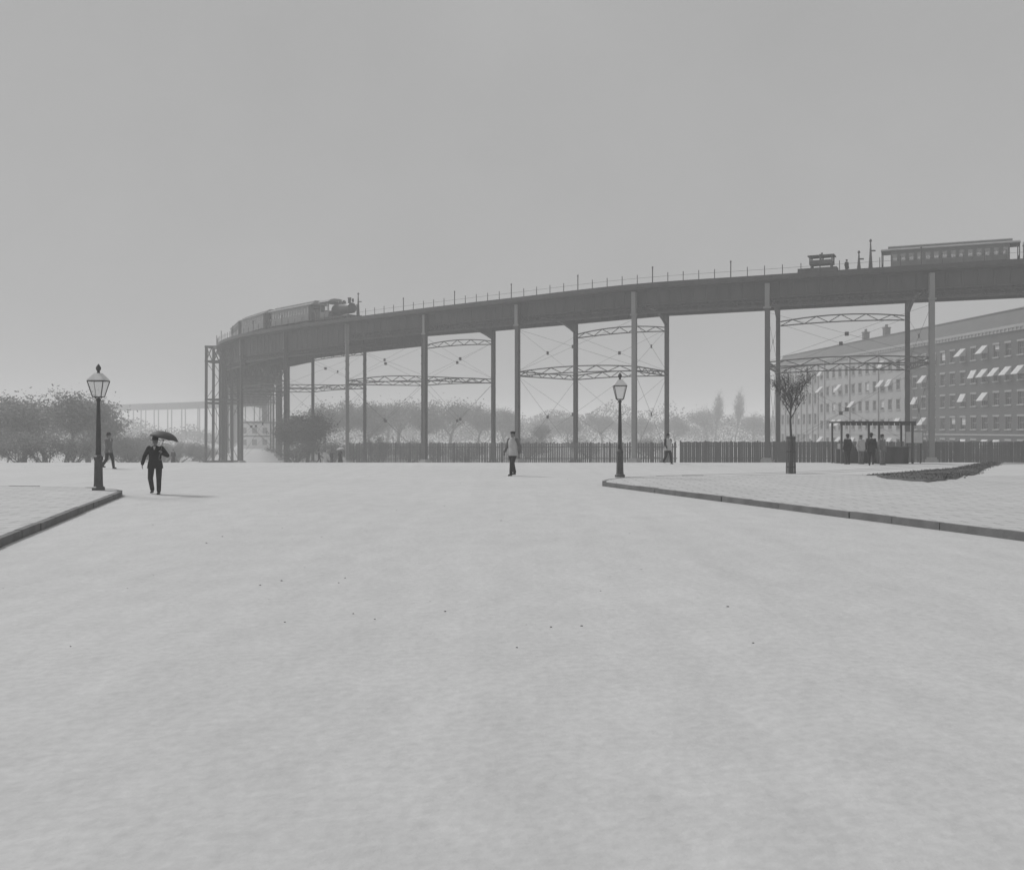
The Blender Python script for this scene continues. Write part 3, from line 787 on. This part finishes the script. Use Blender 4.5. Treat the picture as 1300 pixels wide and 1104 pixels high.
# ---------------------------------------------------------------- buildings (right)
def facade_building(name,label,y0,y1,wallm,nfl,winw,seed,awn,pil,chim,ztop=18.9,hm=3.1,sp=4.0):
    rnd=random.Random(seed)
    Xf=lambda y:82-.088*(y-167)
    A=V((Xf(y0),y0)); Bq=V((Xf(y1),y1)); u=(Bq-A); L=u.length; u/=L; n=V((-u.y,u.x)) # n points to -X side
    if n.x>0: n=-n
    g=gz(200); t=thing(name,label,'building',(A.x,A.y,g),math.atan2(u.y,u.x))
    # local: x along facade, y inward = +; outward = -y or +y?
    # rotating by atan2(u) maps local +y to left of u = (-u.y,u.x) = n  (outward)
    H=ztop-g; nc=int(L/sp); cw=L/nc; fh=(H-3.0)/nfl; ww=winw; wh=fh*.52
    w=MB()
    xs=[0]
    for c in range(nc):
        xc=(c+.5)*cw; x0,x1=xc-ww/2,xc+ww/2
        w.box(xs[-1],x0,-.5,0,0,H); xs.append(x1)
        z=0
        for f in range(nfl):
            zb=1.6+f*fh+fh*.2; w.box(x0,x1,-.5,0,z,zb); z=zb+wh
        w.box(x0,x1,-.5,0,z,H)
    w.box(xs[-1],L,-.5,0,0,H)
    w.box(0,L,-14,-.55,0,H-.02) # body behind (interior mass)
    w.build('wall',wallm,t)
    tr=MB()
    tr.box(-.1,L+.1,.003,.5,H-.2,H+.25); tr.box(-.1,L+.1,.003,.3,H-.7,H-.2)
    for k in range(int(L/1.1)): tr.box(k*1.1+.2,k*1.1+.5,.3,.46,H-.55,H-.2)
    tr.build('cornice',M['trim'],t)
    sc=MB(); sc.box(0,L,.003,.14,1.3+fh,1.55+fh); sc.box(0,L,.003,.18,.0,1.1); sc.build('string_course',M['trim'],t)
    # mansard roof
    r=MB(); r.add([(0,.2,H+.26),(L,.2,H+.26),(L,-14,H+.26),(0,-14,H+.26),(0,-2.2,H+hm),(L,-2.2,H+hm),(L,-12,H+hm),(0,-12,H+hm)],[(3,2,1,0),(4,5,6,7),(0,1,5,4),(1,2,6,5),(2,3,7,6),(3,0,4,7)])
    r.box(0,L,-2.5,-2.0,H+hm+.01,H+hm+.22)
    rf=r.build('roof',M['roof'],t)
    for c in chim:
        cx=c*L; m=MB(); m.box(cx-.6,cx+.6,-4.5,-3.3,H+hm-.5,H+hm+2.0); m.box(cx-.7,cx+.7,-4.6,-3.2,H+hm+2.0,H+hm+2.25); m.tube([(cx-.3,-3.9,H+hm+2.2),(cx-.3,-3.9,H+hm+2.9)],.16,8); m.tube([(cx+.3,-3.9,H+hm+2.2),(cx+.3,-3.9,H+hm+2.9)],.16,8)
        m.build('chimney',M['brick'],rf)
    # dormers on mansard
    for c in range(0,0,2):
        xc=(c+.5)*cw; m=MB(); m.box(xc-.8,xc+.8,-1.8,-.1,H+.5,H+2.3); 
        m.add([(xc-1,-2,H+2.3),(xc+1,-2,H+2.3),(xc+1,.1,H+2.3),(xc-1,.1,H+2.3),(xc,-2,H+2.9),(xc,.1,H+2.9)],[(0,1,2,3)[::-1],(0,4,5,3),(1,2,5,4),(0,1,4),(3,5,2)])
        m.box(xc-.45,xc+.45,-.09,-.05,H+.8,H+2.0)
        m.build('dormer',M['trim'],rf)
    if pil:
        for c in range(nc+1):
            if c%pil==0: MB().box(min(max(c*cw-.35,0),L-.7),min(max(c*cw+.35,.7),L),.003,.28,1.1,H-.7).build('pilaster',M['trim'],t)
    # windows
    fm=MB(); fm.box(-ww/2,-ww/2+.09,-.3,-.2,0,wh); fm.box(ww/2-.09,ww/2,-.3,-.2,0,wh); fm.box(-ww/2+.09,ww/2-.09,-.3,-.2,wh-.09,wh); fm.box(-ww/2+.09,ww/2-.09,-.3,-.2,0,.09); fm.box(-ww/2+.09,ww/2-.09,-.3,-.2,wh*.5,wh*.5+.07); fm.box(-.02,.02,-.28,-.22,.09,wh*.5)
    fme=fm.mesh('window'); fme.materials.append(M['frame'])
    pm=MB().box(-ww/2+.09,ww/2-.09,-.27,-.25,.09,wh-.09).mesh('pane'); pm.materials.append(M['pane'])
    sm_=MB(); sm_.box(-ww/2-.15,ww/2+.15,.003,.2,-.2,0); lnm=MB().box(-ww/2-.15,ww/2+.15,.003,.12,wh,wh+.3).mesh('lintel'); lnm.materials.append(M['trim']); sme=sm_.mesh('sill'); sme.materials.append(M['trim'])
    blm=MB().box(-ww/2+.09,ww/2-.09,-.24,-.22,wh*.45,wh-.09).mesh('blind'); blm.materials.append(M['awning'])
    am=MB(); am.add([(-ww/2-.1,.02,wh+.15),(ww/2+.1,.02,wh+.15),(ww/2+.1,1.25,wh*.42),(-ww/2-.1,1.25,wh*.42),(-ww/2-.1,.02,wh+.1),(ww/2+.1,.02,wh+.1),(ww/2+.1,1.25,wh*.38),(-ww/2-.1,1.25,wh*.38)],[(0,1,2,3),(7,6,5,4),(0,3,7,4),(1,5,6,2),(3,2,6,7)])
    am.add([(-ww/2-.1,.02,wh+.1),(-ww/2-.1,1.25,wh*.4),(-ww/2-.1,.02,wh*.4)],[(0,1,2)]).add([(ww/2+.1,.02,wh+.1),(ww/2+.1,1.25,wh*.4),(ww/2+.1,.02,wh*.4)],[(0,2,1)])
    ame=am.mesh('awning'); ame.materials.append(M['awning'])
    for c in range(nc):
        for f in range(nfl):
            wo=bpy.data.objects.new('window',fme); COL.objects.link(wo); wo.parent=t; wo.location=((c+.5)*cw,0,1.6+f*fh+fh*.2)
            lst=[(pm,'pane'),(sme,'sill'),(lnm,'lintel')]
            q=rnd.random()
            if q<awn: lst[2]=(ame,'awning')
            elif q<awn+.12: lst.append((blm,'blind'))
            for me,nn_ in lst:
                o=bpy.data.objects.new(nn_,me); COL.objects.link(o); o.parent=wo
                if nn_=='awning': o.scale=(1,rnd.uniform(.55,1.1),1)
                if nn_=='blind': q2=rnd.uniform(.5,1.6); o.scale=(1,1,q2); o.location.z=(wh-.09)*(1-q2)
    return t
facade_building('apartment_block','dark brick block with white window awnings behind the viaduct at the right edge',134,196,M['brick'],5,1.6,3,.36,0,(),sp=3.4)
facade_building('apartment_block','pale brick block with rows of dark windows beside the dark one',196.1,242,M['palewall'],5,1.7,5,.14,4,(.4,.62),sp=3.5)
facade_building('apartment_block','farthest pale block with stone pilasters, left end of the row',242.1,272,M['palewall'],4,1.9,8,.0,1,(),sp=3.6)
def far_house():
    d=330; X=world(323,d); g=gz(d)
    t=thing('pale_building','pale two storey building framed by the columns under the railway bend','building',(X,d,g))
    w=5.2; H=8.4; mb=MB(); nc=3; cw=2*w/nc; px_=-w
    for c in range(nc):
        xc=-w+(c+.5)*cw; mb.box(px_,xc-.8,0,.5,0,H); px_=xc+.8; z=0
        for f in range(2): mb.box(xc-.8,xc+.8,0,.5,z,1.2+f*3.9); z=1.2+f*3.9+1.9
        mb.box(xc-.8,xc+.8,0,.5,z,H)
        for f in range(2):
            fo=MB().box(xc-.8,xc-.65,.2,.3,1.2+f*3.9,3.1+f*3.9).box(xc+.65,xc+.8,.2,.3,1.2+f*3.9,3.1+f*3.9).box(xc-.65,xc+.65,.2,.3,1.2+f*3.9,1.3+f*3.9).build('window',M['frame'],t)
            MB().box(xc-.65,xc+.65,.22,.28,1.2+f*3.9,3.1+f*3.9).build('pane',M['carpale'],fo)
    mb.box(px_,w,0,.5,0,H); mb.box(-w,w,.55,10,0,H-.05); mb.build('wall',M['farwall'],t)
    MB().box(-w-.2,w+.2,-.25,-.003,4.0,4.3).build('string_course',M['roof'],t)
    MB().box(-w-.3,w+.3,-.4,10,H,H+.35).build('cornice',M['trim'],t)
    MB().box(-w,w,.4,9.5,H+.36,H+.8).build('roof',M['carpale'],t)
far_house()
# ---------------------------------------------------------------- stall, sign
def stall():
    d=59.0; x0=world(1063,d); x1=world(1152,d); W=x1-x0
    t=thing('canopied_stall','open street stall with flat dark canopy on thin posts in front of the board fence','stall',(x0,d,gz(d)))
    c=MB(); c.box(-.15,W+.15,-.9,1.1,2.42,2.52); 
    for k in range(14): 
        a=-.15+(W+.3)*k/14; c.box(a+.02,a+(W+.3)/14-.02,-.93,-.902,2.28,2.5)
    c.build('canopy',M['canvas'],t)
    for x in (0,W*.53,W):
        for y in (-.75,.95): MB().box(x-.05,x+.05,y-.05,y+.05,0,2.42).build('post',M['board'],t)
    MB().box(W*.57,W*.97,-.5,.5,0,.95).box(W*.55,W*.99,-.58,.58,.952,1.0).build('counter',M['board'],t)
    MB().box(.1,W*.5,.5,.9,.0,.85).build('shelf',M['board'],t)
    rnd=random.Random(2)
    for k in range(4):
        x=.3+k*.5; h=rnd.uniform(.2,.32)
        b=MB(); b.box(x,x+.4,.53,.87,.853,.853+h)
        for z in (.05,.15): b.box(x-.01,x+.41,.52,.528,.853+z,.853+z+.06)
        o=b.build('crate',M['picket' if k%2 else 'shirt'],None); o.location=(x0,d,gz(d)); tag(o,['dark leftmost crate on the stall shelf','pale second crate from the left on the stall shelf','pale crate third from the left on the stall shelf','rightmost crate on the stall shelf'][k] if False else ['pale crate at the left end of the stall shelf','weathered crate second from the left end of the stall shelf','pale crate third from the left end of the stall shelf','weathered crate at the right end of the stall shelf'][k],'crate','crates on the stall shelf')
    d=60.0; x0,z0=world(1150,d,562); x1,z1=world(1171,d,548)
    t=thing('notice_board','blank white board on two posts right of the canopied stall','board',((x0+x1)/2,d,gz(d)))
    w=(x1-x0)/2; z0-=gz(d); z1-=gz(d)
    MB().box(-w,w,-.02,.02,z0,z1).build('panel',M['pale'],t)
    f=MB(); f.box(-w-.04,-w,-.03,.03,z0-.04,z1+.04).box(w,w+.04,-.03,.03,z0-.04,z1+.04).box(-w,w,-.03,.03,z1,z1+.04).box(-w,w,-.03,.03,z0-.04,z0).build('frame',M['frame'],t)
    for s in (-1,1): MB().box(s*w*.8-.04,s*w*.8+.04,.022,.09,0,z0-.0+.3).build('post',M['board'],t)
stall()
# ---------------------------------------------------------------- people
def remesh(mb,name,m,parent,vox,sm_it=4):
    o=mb.build(name,m,parent)
    md=o.modifiers.new('Remesh','REMESH'); md.mode='VOXEL'; md.voxel_size=vox; md.use_smooth_shade=True
    s=o.modifiers.new('Smooth','SMOOTH'); s.factor=.5; s.iterations=sm_it
    dg=bpy.context.evaluated_depsgraph_get(); dg.update()
    me=bpy.data.meshes.new_from_object(o.evaluated_get(dg)); o.modifiers.clear()
    if not me.materials: me.materials.append(m)
    old=o.data; o.data=me; bpy.data.meshes.remove(old); me.name=name
    return o
def hand(mb,w,d,palm_n,side,grip=False):
    # w wrist, d direction of fingers, palm normal, side: thumb side vector
    w=V(w);d=V(d).normalized();n=V(palm_n); n=(n-d*n.dot(d)).normalized(); s=V(side); s=(s-d*s.dot(d)-n*s.dot(n)).normalized()
    mb.tube([w-d*.01,w+d*.03,w+d*.085],[(.026,.019),(.038,.017),(.042,.015)],12,ref=s)
    for k,(o,L) in enumerate(((.031,.072),(.011,.08),(-.010,.075),(-.030,.058))):
        p=w+d*.082+s*o; c=1.35 if grip else .35
        a=c; d1=(d*math.cos(a*.5)+n*math.sin(a*.5)); d2=(d*math.cos(a*1.3)+n*math.sin(a*1.3)); d3=(d*math.cos(a*2.1)+n*math.sin(a*2.1))
        q=p+d1*L*.45; r=q+d2*L*.32; t_=r+d3*L*.23
        mb.cap(p,q,.0095,.009,8); mb.cap(q,r,.009,.008,8); mb.cap(r,t_,.008,.007,8)
    p=w+d*.03+s*.034; q=p+(s*.6+d*.7+n*.25).normalized()*.038; r=q+(d*.9+s*.15+n*(.8 if grip else .2)).normalized()*.03
    mb.cap(p-s*.01,q,.014,.011,8); mb.cap(q,r,.011,.008,8)
def person(label,px,py,H,rz,clothes,pose,vox=.014,d=None,z=None,skirt=False,hatk='bowler',fine=False,group=None,X=None):
    if d is None: X0,d=gp(px,py)
    else: X0=world(px,d) if X is None else X
    t=thing('person',label,'person',(X0,d,gz(d) if z is None else z),rz,group); s=H/1.75; t.scale=(s,s,s)
    J=dict(hipL=(.09,0,.92),hipR=(-.09,0,.92),knL=(.10,-.02,.49),knR=(-.10,-.02,.49),anL=(.10,.02,.09),anR=(-.10,.02,.09),
      shL=(.185,.0,1.43),shR=(-.185,.0,1.43),elL=(.25,.03,1.14),elR=(-.25,.03,1.14),wrL=(.25,-.06,.89),wrR=(-.25,-.06,.89),head=(0,-.01,1.635),
      hdL=(0,-.2,-1),hdR=(0,-.2,-1),gripL=False,gripR=False,lean=0)
    J.update(pose); j={k:(V(v) if isinstance(v,tuple) else v) for k,v in J.items()}
    jacket,trous,hatm,sleeve=clothes
    b=MB(); hc=j['head']
    # head
    b.ell(hc+V((0,.01,.02)),.074,.094,.10,16,12); b.ell(hc+V((0,-.025,-.045)),.056,.064,.075,14,10); b.ell(hc+V((0,-.05,-.095)),.028,.03,.022)
    b.cap(hc+V((0,-.088,.015)),hc+V((0,-.108,-.022)),.009,.014,8)
    for sx in (-1,1):
        b.ell(hc+V((sx*.074,.01,-.01)),.012,.02,.032); b.ell(hc+V((sx*.032,-.078,.032)),.022,.012,.009); b.ell(hc+V((sx*.042,-.066,-.02)),.02,.02,.02)
    b.ell(hc+V((0,-.086,-.055)),.024,.012,.007); b.ell(hc+V((0,-.084,-.068)),.02,.012,.008)
    b.cap(V((0,.015,1.45)),hc+V((0,.015,-.06)),.056,.053,14)
    b.tube([(0,0,.86),(0,0,.95),(0,0,1.1),(0,0,1.25),(0,0,1.38),(0,0,1.46),(0,0,1.49)],[(.12,.09),(.155,.105),(.13,.09),(.15,.1),(.165,.1),(.12,.075),(.055,.05)],18)
    for sd in 'LR':
        b.cap(j['sh'+sd],j['el'+sd],.05,.04); b.cap(j['el'+sd],j['wr'+sd],.039,.026)
        b.cap(j['hip'+sd],j['kn'+sd],.085,.055); b.cap(j['kn'+sd],j['an'+sd],.052,.036)
        b.cap(j['an'+sd]+V((0,.01,-.04)),j['an'+sd]+V((0,-.13,-.055)),.035,.028)
        sx=1 if sd=='L' else -1
        hand(b,j['wr'+sd],j['hd'+sd],(-sx,0,0) if not j['grip'+sd] else (-sx*.3,-.6,0),(0,-1,.2) if not j['grip'+sd] else (0,0,1),j['grip'+sd])
    remesh(b,'body',M['skin'],t,.007 if fine else vox*.8,2)
    for sx in (-1,1):
        MB().ell(hc+V((sx*.032,-.082,.018)),.011,.009,.007,10,8).build('eye',M['eye'],t,True)
    # hair
    h=MB(); h.ell(hc+V((0,.022,.035)),.082,.095,.098,14,10,); h.ell(hc+V((0,.06,-.02)),.066,.05,.07)
    remesh(h,'hair',M['hair'],t,.012,2)
    # jacket
    c=MB(); hem=.80 if not skirt else .93
    c.tube([(0,0,hem),(0,0,.95),(0,0,1.1),(0,0,1.25),(0,0,1.38),(0,0,1.455),(0,.01,1.505)],[(.245,.17),(.225,.155),(.185 if not skirt else .13,.13),(.2,.14),(.205,.13),(.15,.1),(.07,.068)],22)
    for sd in 'LR':
        c2=c if sleeve is None else None
        tgt=c if sleeve is None else MB()
        tgt.cap(j['sh'+sd],j['el'+sd],.078,.066); 
        e=j['el'+sd];w=j['wr'+sd]; tgt.cap(e,e.lerp(w,.93),.064,.052)
        if sleeve is not None: remesh(tgt,'sleeve',sleeve,t,vox,2)
    remesh(c,'jacket' if not skirt else 'bodice',jacket,t,vox,3)
    # collar / shirt front
    f=MB(); f.add([(-.035,-.118,1.47),(.035,-.118,1.47),(.0,-.134,1.30),(-.03,-.06,1.5),(.03,-.06,1.5)],[(0,2,1),(0,1,4,3)])
    f.tube([(0,.0,1.49),(0,-.002,1.535)],[(.063,.06),(.06,.057)],14,cap=False); f.build('shirt_collar',M['shirt'],t)
    if not skirt:
        tr=MB()
        tr.tube([(0,0,.80),(0,0,.88),(0,0,.98)],[(.15,.11),(.165,.115),(.15,.105)],18)
        for sd in 'LR':
            tr.cap(j['hip'+sd]-V((0,0,.03)),j['kn'+sd],.108,.082); tr.cap(j['kn'+sd],j['an'+sd]+V((0,0,.02)),.08,.066)
        remesh(tr,'trousers',trous,t,vox,3)
    else:
        tr=MB(); n=24; prof=[(.13,1.0),(.17,.9),(.22,.7),(.27,.4),(.33,.06)]
        vs=[];fs=[]
        for r_,z_ in prof:
            for k in range(n):
                a=2*math.pi*k/n; q=r_*(1+(.05*math.cos(a*8) if z_<.8 else 0)); vs.append((q*math.cos(a),q*math.sin(a)+.03*(1-z_),z_))
        for i in range(len(prof)-1):
            for k in range(n): fs.append((i*n+k,(i+1)*n+k,(i+1)*n+(k+1)%n,i*n+(k+1)%n))
        tr.add(vs,fs); tr.build('skirt',trous,t,True)
    for sd in 'LR':
        a=j['an'+sd]; sh=MB(); sh.cap(a+V((0,.02,-.045)),a+V((0,-.15,-.055)),.043,.034); sh.cap(a+V((0,.0,.03)),a+V((0,.015,-.04)),.044,.045)
        sh.box(a.x-.04,a.x+.04,a.y-.17,a.y+.055,a.z-.09,a.z-.075); remesh(sh,'shoe',M['shoe'],t,vox*.8,2)
    # hat
    if hatk=='bowler':
        h=MB(); z0=hc.z+.055; h.lathe([(.14,0),(.15,.012),(.142,.016),(.096,.02),(.098,.06),(.085,.105),(.05,.128),(.002,.135)],20,(hc.x,hc.y+.015,z0)); h.build('hat',hatm,t,True)
    elif hatk=='straw':
        h=MB(); z0=hc.z+.055; h.lathe([(.18,0),(.18,.012),(.095,.016),(.092,.085),(.002,.09)],20,(hc.x,hc.y+.015,z0)); h.build('hat',hatm,t,True)
    elif hatk=='cap':
        h=MB(); z0=hc.z+.05; h.lathe([(.09,0),(.098,.03),(.11,.05),(.09,.075),(.002,.085)],18,(hc.x,hc.y+.02,z0)); h.ell((hc.x,hc.y-.09,z0+.008),.07,.05,.008); h.build('cap',hatm,t,True)
    return t
dk=(M['suit'],M['suit2'],M['hat'],None)
xm,ym=gp(197,627)
person('man in dark suit walking with one arm raised, right of the left street lamp',197,627,1.74,R(8),dk,
  dict(knL=(.13,-.09,.50),anL=(.13,-.10,.09),knR=(-.14,-.01,.49),anR=(-.12,.16,.12),
   hipL=(.11,0,.92),hipR=(-.11,0,.92),elR=(-.33,.05,1.17),wrR=(-.38,-.02,.93),elL=(.37,-.02,1.2),wrL=(.235,-.24,1.27),gripL=True,hdL=(-.25,-.35,.75),head=(.0,-.02,1.625)),vox=.011,fine=True,hatk='bowler')
def umbrella(x,y,z,ax,label,r=.52,cloth=M['umb'],L=.95):
    t=thing('umbrella',label,'umbrella',(x,y,z)); t.rotation_euler=ax
    MB().tube([(0,0,-.12),(0,0,L)],.009,8).build('shaft',M['wood'],t)
    MB().tube([(0,0,-.1),(0,0,-.2),(.02,0,-.235),(.055,0,-.24),(.075,0,-.215)],.014,8).build('handle',M['wood'],t)
    c=MB(); n=32; rows=7; vs=[(0,0,L-.04)];fs=[]
    for j in range(1,rows+1):
        q=j/rows
        for k in range(n):
            a=2*math.pi*k/n; sag=abs(math.sin(a*4)); rr=r*math.sin(q*1.25)/math.sin(1.25)*(1-.06*sag*q); zz=L-.04-.27*(1-math.cos(q*1.35))/(1-math.cos(1.35))*r/.52-(-.02*sag*q)
            vs.append((rr*math.cos(a),rr*math.sin(a),zz))
    for k in range(n): fs.append((0,1+k,1+(k+1)%n))
    for j in range(rows-1):
        for k in range(n): a=1+j*n+k;b=1+j*n+(k+1)%n; fs.append((a,a+n,b+n,b))
    c.add(vs,fs); co=c.build('canopy',cloth,t,True); sl=co.modifiers.new('Solid','SOLIDIFY'); sl.thickness=.004
    for k in range(8):
        a=2*math.pi*k/8; MB().tube([(0,0,L-.35),(r*.5*math.cos(a),r*.5*math.sin(a),L-.12)],.004,4).build('rib',M['iron'],t)
    MB().tube([(0,0,L-.02),(0,0,L+.06)],[.008,.004],6).build('tip',M['iron'],t)
    return t
umbrella(xm+.26,ym-.27,1.31,(R(-6),R(12),0),'open dark umbrella tilted over the walking man',r=.45,L=.68)
person('man in pale shirt and dark trousers striding across the middle of the plaza',651,604,1.90,R(-35),(M['shirt'],M['suit'],M['hat'],M['greycloth']),
  dict(knL=(.10,-.16,.52),anL=(.10,-.02,.14),knR=(-.09,.05,.49),anR=(-.09,.0,.09),elL=(.27,.10,1.16),wrL=(.27,.10,.91),elR=(-.28,-.03,1.16),wrR=(-.28,-.17,.94)),vox=.012,fine=True,hatk='cap')
walkp=dict(knL=(.09,-.16,.51),anL=(.09,-.22,.1),knR=(-.09,.05,.49),anR=(-.09,.30,.16),elL=(.25,.14,1.15),wrL=(.25,.16,.9),elR=(-.25,-.08,1.16),wrR=(-.25,-.24,.96))
person('dark clothed walker just behind the left gas lamp',138,595,1.78,R(70),(M['greycloth'],M['suit'],M['hat'],None),walkp,hatk='bowler')
person('distant pedestrian in a pale jacket beside the dark column right of the gas lamp',848,588.5,1.72,R(25),(M['shirt'],M['suit'],M['hat'],M['suit']),walkp,hatk='bowler')
gS='people standing around the canopied stall'
person('man in dark clothes standing under the left end of the stall canopy',1076,589,1.7,R(200),dk,{},hatk='bowler',group=gS)
person('person in pale jacket standing in front of the stall, between two dark ones',1093,588.5,1.66,R(20),(M['shirt'],M['greycloth'],M['hat'],None),{},hatk='straw',group=gS)
person('taller dark figure by the middle post of the stall',1106,591,1.75,R(160),(M['suit'],M['suit'],M['hat'],None),walkp,hatk='bowler',group=gS)
person('grey clothed person standing right of the middle stall post',1120,590,1.68,R(30),(M['greycloth'],M['greycloth'],M['hat'],None),{},hatk='bowler',group=gS)
gF='small distant walkers beyond the plaza'
person('small distant woman in a wide dark skirt right of the man with the umbrella',220,0,1.65,R(10),(M['suit'],M['suit'],M['hat'],None),{},vox=.03,d=118,skirt=True,hatk='straw',group=gF)
person('small distant dark figure just left of the pair beneath the bend',405,0,1.7,R(90),dk,walkp,vox=.03,d=126,group=gF)
person('small distant person in pale clothes between two dark ones',413,0,1.6,0,(M['shirt'],M['shirt'],M['hat'],None),{},vox=.03,d=124,skirt=True,hatk='straw',group=gF)
person('small distant dark figure next to the woman with pale parasol',421,0,1.7,R(40),dk,{},vox=.03,d=127,group=gF)
person('small distant woman in dark skirt under a pale parasol',432,0,1.62,R(-20),(M['suit'],M['suit'],M['hat'],None),dict(elL=(.3,-.05,1.2),wrL=(.2,-.24,1.3),gripL=True,hdL=(-.25,-.35,.75)),vox=.03,d=112,skirt=True,hatk='straw',group=gF)
xx=world(432,112); umbrella(xx+.12,111.75,gz(112)+1.25,(0,R(-6),0),'open pale parasol held by a small distant woman',r=.5,cloth=M['shirt'],L=.62)
w=tp(3.49,.15); person('railway worker standing on top of the viaduct right of the cabin',0,0,1.75,R(30),dk,{},vox=.03,d=w.y,X=w.x,z=18.2,hatk='cap')
# ---------------------------------------------------------------- haze
hz=MB().box(-1250,1250,-80,2060,-6.5,26.0)
hm=bpy.data.materials.new('haze_air'); hm.use_nodes=True; nt=hm.node_tree; nt.nodes.clear()
o=nt.nodes.new('ShaderNodeOutputMaterial'); pv=nt.nodes.new('ShaderNodeVolumePrincipled'); pv.inputs['Density'].default_value=.0017; pv.inputs['Color'].default_value=(1,1,1,1); pv.inputs['Anisotropy'].default_value=0.0
nt.links.new(pv.outputs['Volume'],o.inputs['Volume'])
tag(hz.build('haze',hm),'pale grey haze in the air','haze',kind='stuff')
# ---------------------------------------------------------------- light, world, camera
SE,SA=46,305   # elevation, azimuth (deg): direction the light comes from, measured from +Y clockwise
sun=bpy.data.lights.new('sun','SUN'); sun.energy=2.3; sun.angle=R(16); sun.color=(1,1,1)
so=bpy.data.objects.new('sun',sun); COL.objects.link(so)
dirv=V((math.sin(R(SA))*math.cos(R(SE)),math.cos(R(SA))*math.cos(R(SE)),math.sin(R(SE))))
so.rotation_euler=dirv.to_track_quat('Z','Y').to_euler(); so.location=(0,0,60)
W=bpy.data.worlds.new('World'); S.world=W; W.use_nodes=True; nt=W.node_tree
bg=nt.nodes['Background']; sk=nt.nodes.new('ShaderNodeTexSky'); sk.sky_type='NISHITA'; sk.sun_disc=False; sk.sun_elevation=R(SE); sk.sun_rotation=R(SA); sk.dust_density=4
bw=nt.nodes.new('ShaderNodeRGBToBW'); mx=nt.nodes.new('ShaderNodeMix'); mx.data_type='FLOAT'; mx.inputs[0].default_value=.97; mx.inputs[3].default_value=3.85
nt.links.new(sk.outputs['Color'],bw.inputs['Color']); nt.links.new(bw.outputs['Val'],mx.inputs[2]); 
tcw=nt.nodes.new('ShaderNodeTexCoord'); nz=nt.nodes.new('ShaderNodeTexNoise'); nz.inputs['Scale'].default_value=3.5; nz.inputs['Detail'].default_value=7; nz.inputs['Roughness'].default_value=.6
mrw=nt.nodes.new('ShaderNodeMapRange'); mrw.inputs[1].default_value=.3; mrw.inputs[2].default_value=.7; mrw.inputs[3].default_value=.955; mrw.inputs[4].default_value=1.035
mlt=nt.nodes.new('ShaderNodeMath'); mlt.operation='MULTIPLY'
nt.links.new(tcw.outputs['Generated'],nz.inputs['Vector']); nt.links.new(nz.outputs['Fac'],mrw.inputs[0]); nt.links.new(mx.outputs[0],mlt.inputs[0]); nt.links.new(mrw.outputs[0],mlt.inputs[1]); nt.links.new(mlt.outputs[0],bg.inputs['Color'])
bg.inputs['Strength'].default_value=.1
cam=bpy.data.cameras.new('camera'); co=bpy.data.objects.new('camera',cam); COL.objects.link(co); S.camera=co
co.location=(0,0,CAMZ); co.rotation_euler=(R(90),0,0)
cam.sensor_width=36; cam.sensor_fit='HORIZONTAL'; cam.lens=36*FPX/1300; cam.shift_y=-(552-HY)/1300; cam.clip_end=5000; cam.clip_start=.1
S.view_settings.view_transform='Standard'; S.view_settings.look='None'; S.view_settings.exposure=.06; S.view_settings.gamma=1
S.render.engine='CYCLES'; S.cycles.volume_bounces=3
